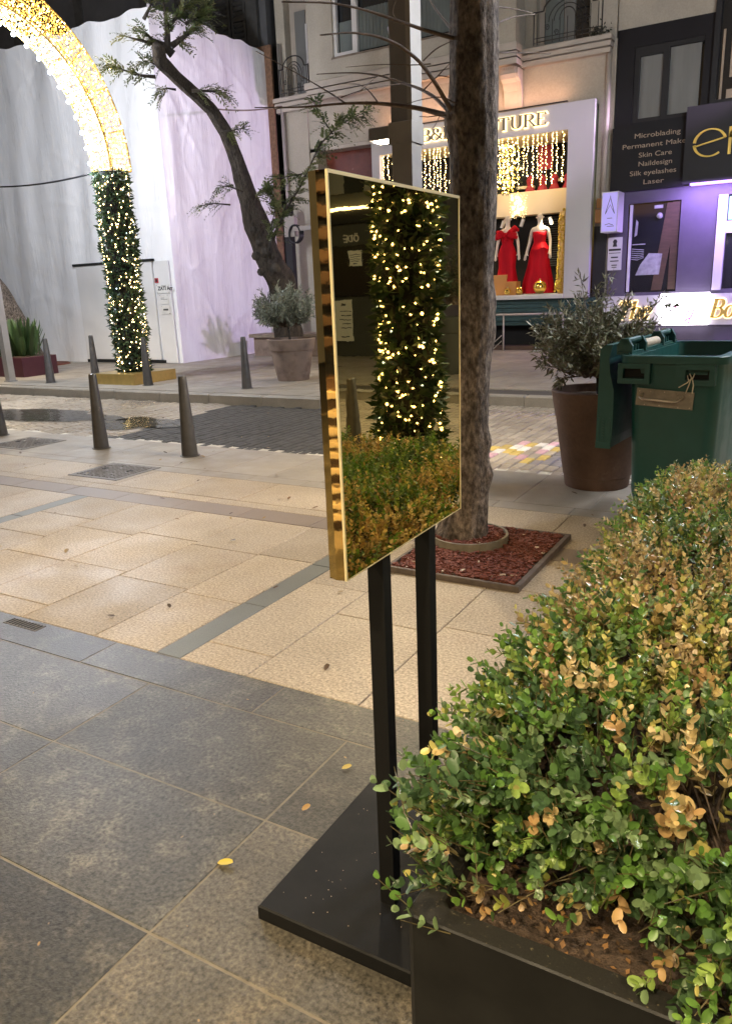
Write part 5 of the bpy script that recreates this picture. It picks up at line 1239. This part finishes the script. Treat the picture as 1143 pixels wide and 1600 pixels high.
pieces(strokes([[(.06,.28),(.10,.42),(.14,.55),(.15,.62),(.16,.55),(.20,.42),(.24,.28)],[(.06,.28),(.15,.45),(.24,.28)],[(.10,.2),(.2,.2)],[(.06,.08),(.14,.10),(.22,.07)],[(.1,.05),(.24,.05)]], (-4.01,16.467,2.5),(1,0,0),UZ,(0,-.002,0),.010,.010), 'feather_drawing', m_ink, lb)
pq = thing('wall_plaque', 'white plaque with black print under the lit sign box', 'sign', (-3.85,17.0,1.72))
hook(MB().box(-3.99,-3.71,17.0,17.028,1.72,2.36).build('plate', m_strip, None), pq)
mb = MB(); mb.lathe([(.045,0),(.03,.06),(.045,.10),(.02,.14)],(-3.85,16.993,2.18),8,sy=.15)
for z,w_,h_ in ((2.10,.12,.04),(2.05,.115,.012),(1.96,.07,.025),(1.89,.085,.02),(1.81,.055,.018),(1.77,.05,.014)): mb.box(-3.85-w_,-3.85+w_,16.994,16.999,z,z+h_)
pieces(mb, 'print', m_ink, pq)
t = thing('meter_box', 'two small ochre meter boxes on the wall beside the drain pipe', 'box', (-4.2,16.95,2.8))
hook(MB().box(-4.24,-4.05,16.93,17.03,2.95,3.13,0,.008).build('upper_box', m_ochre, None), t); hook(MB().box(-4.26,-4.06,16.93,17.03,2.66,2.92,0,.008).build('lower_box', m_ochre, None), t)
t = thing('party_wall_panel', 'dark narrow wall strip between the cream and black buildings', 'wall', (-4.15,17.02,0))
hook(MB().box(-4.29,-4.035,17.0,17.045,.12,2.6).build('panel', m_blk2, None), t)
# flood light on the sign box that washes the street violet
t = thing('flood_light', 'violet LED flood light on top of the charcoal sign box', 'flood light', (-.5,16.6,4.6))
hook(MB().box(-.62,-.38,16.5,16.62,4.62,4.8,0,.01).build('housing', m_black, None), t); hook(MB().box(-.63,-.622,16.51,16.61,4.64,4.78).build('lens', e_pur, None), t); hook(MB().box(-.52,-.48,16.54,16.58,4.56,4.62).build('bracket', m_black, None), t)
lamp('flood_beam', 'SPOT', (-.66,16.45,4.71), P_FLOOD, (.80,.60,1.0), t, (-11.5,-1.8,-1.2), .15, 46, .7)

# ================================================================== BANK AND PLANTS right of the frame (seen in the mirror)
bk = thing('bank_building', 'charcoal bank front with white letters, reflected in the gold mirror panel', 'building', (9.5,15.5,0))
hook(MB().box(5.3,16,15.0,19,.12,12).build('wall', m_bank, None), bk)
hook(MB().box(5.2,16,14.9,14.995,2.9,3.15).build('canopy', m_blk2, None), bk); hook(MB().box(5.6,12,14.86,14.898,3.16,3.22).build('light_bar', e_bar, None), bk)
w = hook(MB().box(6.2,9.2,14.95,14.995,3.5,6.0).build('window', m_bglass, None), bk); hook(MB().box(6.5,7.0,14.93,14.948,3.5,5.9).box(7.5,8.2,14.93,14.948,3.5,5.9).build('curtain', m_frost, None), w)
w = hook(MB().box(6.9,9.6,14.95,14.995,1.4,2.45).build('window', m_bglass, None), bk)
ftext('lettering', 'ÖDE', .135, (7.20,14.985,2.53), UX, UZ, m_white, bk, ext=.006, bold=.004)
notice('paper_notice', 'small typed notice on the bank window, seen in the mirror', 'notice', 7.13,7.47,2.03,2.34,14.94,m_paper,[(.1,.9,.72,.76),(.1,.85,.58,.62),(.12,.9,.42,.46),(.2,.8,.28,.32),(.4,.65,.1,.16)])
notice('price_list', 'tall white price list leaning on the bank front, seen in the mirror', 'notice', 7.43,7.86,.45,1.33,14.94,m_paper,[(.35,.6,.86,.92),(.08,.7,.72,.735),(.08,.6,.62,.64),(.08,.7,.52,.54),(.08,.6,.42,.44),(.08,.7,.32,.34),(.2,.7,.1,.13)])
t = pot((3.78,12.05,.122), .24, .38, .92, m_bank, 'tall dark planter on the far pavement, reflected in the mirror', lip=.01)
t2 = thing('potted_cypress', 'dark bushy plant in the tall planter, reflected in the mirror', 'plant', (3.78,12.05,1.0)); bush(t2, (3.78,12.05,1.5), .42, .9, 2500, .07, [(.03,.045,.02),(.05,.06,.03)], 60)

# ================================================================== LIGHT ARCHES with garland pillars
def garland(par, c, z0, z1, r, seed, nleaf=5200, nb=520, bs=1.0):
    r_ = np.random.default_rng(seed); c = np.array(c, float)
    hook(MB().lathe([(r*.8,z0),(r*.78,z1)], (c[0],c[1],0), 18).build('garland_core', m_void, None), par)
    a = r_.uniform(0,2*math.pi,nleaf); z = r_.uniform(z0,z1,nleaf); rad = r*r_.uniform(.78,1.04,nleaf)*(1+.07*np.sin(5*z+2*a)+.05*np.sin(11*z-3*a))
    O = np.stack([np.cos(a),np.sin(a),np.zeros(nleaf)],1); P = np.stack([c[0]+rad*np.cos(a),c[1]+rad*np.sin(a),z],1)
    D = O*.9+r_.normal(size=(nleaf,3))*.75; L = r_.uniform(.06,.13,nleaf)
    C = np.array([(.022,.055,.022),(.03,.07,.025),(.018,.042,.02),(.045,.085,.03)])[r_.integers(0,4,nleaf)]
    hook(link('garland_leaves', leafmesh('garland_leaves', P, D, r_.normal(size=(nleaf,3)), L, L*.34, C, m_pine), None, 'stuff'), par)
    mb = MB()
    for i in range(nb):
        a = r_.uniform(0,6.3); z = r_.uniform(z0+.03,z1-.02); q = r*1.05*(1+.05*math.sin(5*z+2*a)); k = r_.random()
        mb.octa((c[0]+q*math.cos(a),c[1]+q*math.sin(a),z), r_.choice([.0065,.008,.011])*bs, 1 if k < .06 else 0)
    hook(mb.build('fairy_lights', [e_warm, e_cool], None, kind='stuff'), par)
def gbox(par, x, y, z0, s, h):
    hook(MB().box(x-s,x+s,y-s,y+s,z0,z0+h,0,.008).build('gold_base', m_goldb, None), par)
def arch(X, ya, yb, label, seed, pr=.262):
    t = thing('light_arch', label, 'light arch', (X,(ya+yb)/2,0))
    for y, z0 in ((ya,.0),(yb,.122)):
        gbox(t, X+.0, y, z0, .50, .18); garland(t, (X,y), z0+.17, 3.55, pr, seed+int(y), bs=1.15 if pr < .25 else 1.35, nb=760 if pr < .25 else 520); 
        if X < 0: lamp('garland_light', 'POINT', (X+.5,y-.1,1.3), 5, (1,.72,.35), t, size=.02)
    yc = (ya+yb)/2; zc = 3.56; Ro = (yb-ya)/2+.25; Ri = (yb-ya)/2-.19; hw = .215; Ri2 = (yb-ya)/2-.20
    def pt(r,a,x): return (X+x, yc+r*math.cos(a), zc+r*math.sin(a))
    A = [math.pi*i/60 for i in range(61)]
    mb = MB()
    for r,x in ((Ro,hw),(Ro,-hw),(Ri,hw),(Ri,-hw)): mb.tube([pt(r,a,x) for a in A], .014, 6)
    for i in range(0,61,5):
        a = A[i]; mb.tube([pt(Ro,a,hw),pt(Ri,a,hw)], .010, 5); mb.tube([pt(Ro,a,-hw),pt(Ri,a,-hw)], .010, 5); mb.tube([pt(Ro,a,hw),pt(Ro,a,-hw)], .010, 5); mb.tube([pt(Ri,a,hw),pt(Ri,a,-hw)], .010, 5)
    hook(mb.build('arch_frame', m_goldb, None), t)
    r_ = random.Random(seed); mg, mc, mw = MB(), MB(), MB()
    for i in range(176):
        a = math.pi*(i+.5)/176
        for k in range(12):
            q = Ri+(Ro-Ri)*(k+r_.uniform(.2,.8))/12; aa = a+r_.uniform(-.006,.006)
            for x in (hw+.006,-hw-.006):
                if r_.random() < .86: mg.octa(pt(q,aa,x+r_.uniform(-.012,.012)), r_.choice([.009,.012,.015]), 0 if r_.random() < .72 else 1)
            x = -hw+2*hw*(k+r_.uniform(.2,.8))/12
            if r_.random() < .55: mc.octa(pt(Ri-.008,aa,x), r_.choice([.009,.011,.014]), 0 if r_.random() < .93 else 1)
            if r_.random() < .5: mg.octa(pt(Ro+.01,aa,x), r_.choice([.010,.013,.018]), 0)
        if i % 2 == 0:
            mw.tube([pt(Ri,a,hw+.004),pt(Ro,a,hw+.004)], .0035, 3, cap=False); mw.tube([pt(Ri,a,-hw-.004),pt(Ro,a,-hw-.004)], .0035, 3, cap=False); mw.tube([pt(Ri-.004,a,-hw),pt(Ri-.004,a,hw)], .0035, 3, cap=False)
    for k in range(7):
        q = Ri+(Ro-Ri)*k/6
        mw.tube([pt(q,a,hw+.004) for a in A], .0035, 3, cap=False); mw.tube([pt(q,a,-hw-.004) for a in A], .0035, 3, cap=False)
    hook(mw.build('light_net', m_goldb, None, kind='stuff'), t); hook(mg.build('gold_lights', [e_gold, e_warm], None, kind='stuff'), t); hook(mc.build('white_lights', [e_cool, e_warm], None, kind='stuff'), t)
    for i in range(26):
        a = math.pi*(i+.5)/26; o = hook(MB().ball(pt(Ri-.05,a,-hw+.02), .03, 10).build('bulb', e_coolb, None, smooth=True), t)
    for i in range(7):
        a = math.pi*(i+.5)/7; lamp('arch_light', 'POINT', pt(Ri-.15,a,-.35), P_ARCH, (.82,.88,1.0), t, size=.03)
        if i % 2: lamp('arch_light', 'POINT', pt(Ro,a,hw+.3), P_ARCH*.12, (1,.70,.32), t, size=.03)
    return t
arch(-10.45, 5.6, 9.88, 'glowing light arch over the road on garland pillars by the white hoarding', 21)
arch(1.25, 5.45, 9.8, 'light arch on a garland pillar seen only as a reflection in the gold mirror panel', 33, .23)
# cable slung from the arch to the left
t = thing('slung_cable', 'thin black cable sagging away from the top of the garland pillar', 'cable', (-11,9.9,3.5))
a = AY(148,270,9.9); b = AY(-150,262,12.9); pth = [a+(b-a)*s_+np.array([0,0,-.55*4*s_*(1-s_)*.6]) for s_ in np.linspace(0,1,16)]
hook(MB().tube(pth, .016, 6).build('wire', m_cable, None, smooth=True), t)

# ================================================================== BOLLARDS
b0 = thing('bollard', '', 'bollard', (0,0,0), 0, 'grey tapered bollards along the kerbs')
MB().lathe([(.082,0),(.080,.012),(.040,.77),(.036,.782),(.030,.786),(1e-4,.786)], (0,0,0), 24, close=False).build('shaft', m_boll, b0, auto=40)
MB().lathe([(.098,0),(.098,.006),(.083,.009)], (0,0,0), 24, close=False).build('foot_plate', m_boll, b0, auto=40)
spots = [((297,712),0,'near grey bollard standing at the corner of the dark cobble patch'), ((159,700),0,'near grey bollard whose top overlaps a far bollard across the road'), ((2,680),0,'near grey bollard cut off by the picture edge'),
         ((80,598),.122,'far grey bollard beside the maroon planter and leaning trunk'), ((150,590),.122,'far grey bollard whose foot hides behind a near bollard'), ((232,602),.122,'far grey bollard standing before the garland pillar'), ((386,607),.122,'far grey bollard beside the low stone wall and weathered clay pot')]
pos = [tuple(G(*p,z)) for p,z,_ in spots]+[(1.95,5.72,0),(-.6,5.75,0),(-10.9,5.62,0)]
labs = [s_[2] for s_ in spots]+['grey bollard standing in the mirror panel\'s reflection beside the garland pillar','grey bollard hidden behind the green bin','grey bollard beside the near pillar of the glowing arch']
for i,(p,l) in enumerate(zip(pos,labs)):
    o = b0 if i == 0 else copy_tree(b0)
    o.location = p; o['label'] = l; o.rotation_euler = (random.uniform(-.012,.012), random.uniform(-.012,.012), 0)

# ================================================================== LAMP POSTS (lit)
def lamp_post(x, y, z, h, label, w=.165, power=P_POST, low=2.60, head=True, al=.20):
    t = thing('lamp_post', label, 'lamp post', (x,y,z), 0, 'square grey lamp posts with a side luminaire')
    k = w/2
    hook(MB().box(x-k,x+k,y-k,y+k,z,z+low-.06).build('lower_shaft', m_postl, None), t)
    hook(MB().box(x-k,x+k-.03,y-k,y+k,z+low+.085,z+h).build('upper_shaft', m_post, None), t)
    hook(MB().box(x+k-.03,x+k+.008,y-k-.004,y+k+.004,z+low+.085,z+h).build('edge_profile', m_postl, None), t)
    hook(MB().box(x-k-.018,x+k+.012,y-k-.018,y+k+.018,z+low-.06,z+low+.085,0,.004).build('collar', m_postl, None), t)
    hook(MB().box(x-k-al,x-k-.018,y-k+.01,y+k-.01,z+low-.012,z+low+.075,0,.006).build('luminaire', m_post, None), t)
    hook(MB().box(x-k-al+.03,x-k-.04,y-k+.03,y+k-.03,z+low-.024,z+low-.0125).build('lens', e_lamp, None), t)
    hook(MB().box(x-k-.02,x+k+.02,y-k-.02,y+k+.02,z,z+.02,0,.004).build('foot_plate', m_post, None), t)
    lamp('street_light', 'SPOT', (x-k-al*.55,y,z+low-.05), power, LIGHT_COL, t, (0,0,-1), .07, 165, .5)
    if head:                                         # lamp heads added on top, unseen, to brighten the building fronts
        hook(MB().lathe([(.03,z+h),(.20,z+h+.05),(.22,z+h+.12),(.12,z+h+.2),(1e-3,z+h+.22)], (x,y,0), 20, close=False).build('added_lantern', m_post, None), t)
        hook(MB().lathe([(.19,z+h+.04),(.10,z+h-.12),(1e-3,z+h-.14)], (x,y,0), 20, close=False).build('added_lantern_globe', e_lamp, None), t)
        lamp('added_lantern_light', 'POINT', (x,y,z+h-.3), P_HEAD, (1,.86,.66), t, size=.05)
    return t
lamp_post(-2.83, 5.62, 0, 5.2, 'square grey lamp post rising behind the gold mirror panel')
lamp_post(-13.17, 9.35, .122, 2.6, 'grey lamp post with lit side luminaire beside the maroon planter', .13, power=P_POST*.8, low=2.33, head=False)
lamp_post(-8.9, 3.2, 0, 5.2, 'grey lamp post standing by the terrace out of view', power=P_POST*.5)
lamp_post(3.9, 4.6, 0, 5.2, 'grey lamp post near the mirrored garland pillar out of view')
lamp_post(-6.2, 12.2, .122, 5.2, 'grey lamp post on the far pavement hidden by the mirror panel', power=P_POST*.8)

# maroon planter with strap leaved plant
mp = thing('maroon_planter', 'square maroon planter with strap leaves beside the leaning trunk', 'planter', (-14.1,10.3,.122))
mb = MB(); mb.box(-14.75,-13.55,9.93,10.75,.122,.50,0,.006); hook(mb.build('planter_body', m_maroon, None), mp)
mb = MB(); mb.box(-14.7,-13.6,9.98,10.7,.497,.506); hook(mb.build('soil', m_soil, None), mp)
fp = thing('strap_leaf_plant', 'clump of dark green strap leaves in the maroon planter', 'plant', (-14.1,10.3,.5))
P_, D_, N_, L_ = [], [], [], []
for i in range(150):
    a = random.uniform(0,6.3); r = random.uniform(0,.35); tl = random.uniform(.05,.6)
    P_.append((-14.1+r*math.cos(a)*1.3,10.32+r*math.sin(a),.5)); D_.append((math.cos(a)*tl,math.sin(a)*tl,1)); N_.append((math.cos(a),math.sin(a),-.3)); L_.append(random.uniform(.4,.8))
hook(link('leaves', leafmesh('leaves', P_, D_, N_, L_, .075, np.array([(.05,.095,.03)])*rng.uniform(.5,1.5,(150,1)), m_tree, True), None), fp)
# utility pole with a coiled cable beside the cream building
up = thing('utility_pole', 'dark service pole with a coil of black cable beside the cream wall', 'pole', (-11.6,16.4,.12))
q = [AY(459,y_,16.4) for y_ in (470,320)]
hook(MB().box(q[0][0]-.10,q[0][0]+.10,16.33,16.47,.12,q[1][2]).build('shaft', m_blk2, None), up)
c = AY(456,355,16.3); hook(MB().box(c[0]-.16,c[0]+.14,16.2,16.33,c[2]-.22,c[2]+.25,0,.01).build('junction_box', m_conduit, None), up)
c = AY(458,362,16.1); mb = MB()
for k in range(5): mb.tube([(c[0]+.16*math.cos(a)*(1+.06*k),16.15+.02*k,c[2]-.05+.2*math.sin(a)) for a in np.linspace(0,6.28,18)], .022, 5)
hook(mb.build('cable_coil', m_cable, None, smooth=True), up)
c = AY(470,357,16.2); hook(MB().box(c[0]-.2,c[0]+.35,16.15,16.25,c[2]-.05,c[2]+.05).build('bracket', m_conduit, None), up)
# ropes and wires along the upper fronts
t = thing('overhead_cables', 'thin brown and black wires strung along the building fronts', 'cable', (-8,16,5))
for a,b,s_,r in ((AY(335,170,12.5),AY(440,166,15),.05,.014),):
    hook(MB().tube([a+(b-a)*k+np.array([0,0,-s_*4*k*(1-k)]) for k in np.linspace(0,1,10)], r, 5).build('wire', m_timber, None, smooth=True), t)

# ================================================================== SHOP FRONT BEHIND THE CAMERA (lights the terrace)
sf = thing('terrace_shop_front', 'dark shop front with ribbed lower panel and canopy lights behind the terrace', 'shop front', (-1,-2.3,0))
hook(MB().box(-9,6,-2.6,-2.42,0,4.2).build('wall', m_blk2, None), sf)
hook(MB().box(-9,6,-2.42,-2.2,0,.98,0).build('panel_backing', m_wood, None), sf)
me = MB().box(-7.4,7.4,-.03,.03,-.022,.022,0,.004).mesh('slat', m_cream3)
for k in range(9): 
    s_ = link('slat', me, None, None, (-1.5,-2.17,.09+k*.098+.02*math.sin(5*k))); hook(s_, sf)
me = MB().box(-7.4,7.4,-.02,.02,-.03,.03,0,.004).mesh('louvre', m_wood)
for k in range(13): hook(link('louvre', me, None, None, (-1.5,-2.3,1.2+k*.13)), sf)
w = hook(MB().box(-8.5,5.5,-2.418,-2.40,1.05,2.9).build('window', m_bglass, None), sf)
for x in (-8.5,-6,-3.5,-1,1.5,4,5.44): hook(MB().box(x,x+.06,-2.40,-2.36,1.05,2.9).build('mullion', m_blk2, None), w)
cn = hook(MB().box(-9,6,-2.6,-.2,3.05,3.25,0).build('canopy', m_blk2, None), sf)
for x in (-6.6,-4.4,-2.4,-.6,1.2,3.2):
    for y in (-1.75,-.55):
        d_ = hook(MB().lathe([(.09,3.03),(.09,3.052),(.07,3.052)], (x,y,0), 18, close=False).build('downlight', m_postl, None), sf)
        hook(MB().lathe([(1e-4,3.041),(.07,3.041)], (x,y,0), 14, close=False).build('downlight_lens', e_lamp, None), d_)
        lamp('downlight_beam', 'SPOT', (x,y,3.02), P_DOWN, LIGHT_COL, d_, (0,.25 if y > -1 else 0,-1), .06, 130, .7)
# buildings that close the street outside the frame
t = thing('side_building', 'plain cream building closing the near pavement out of view', 'building', (-25,-2,0))
hook(MB().box(-30,-16,-8,2.5,0,9).build('wall', m_cream, None), t)
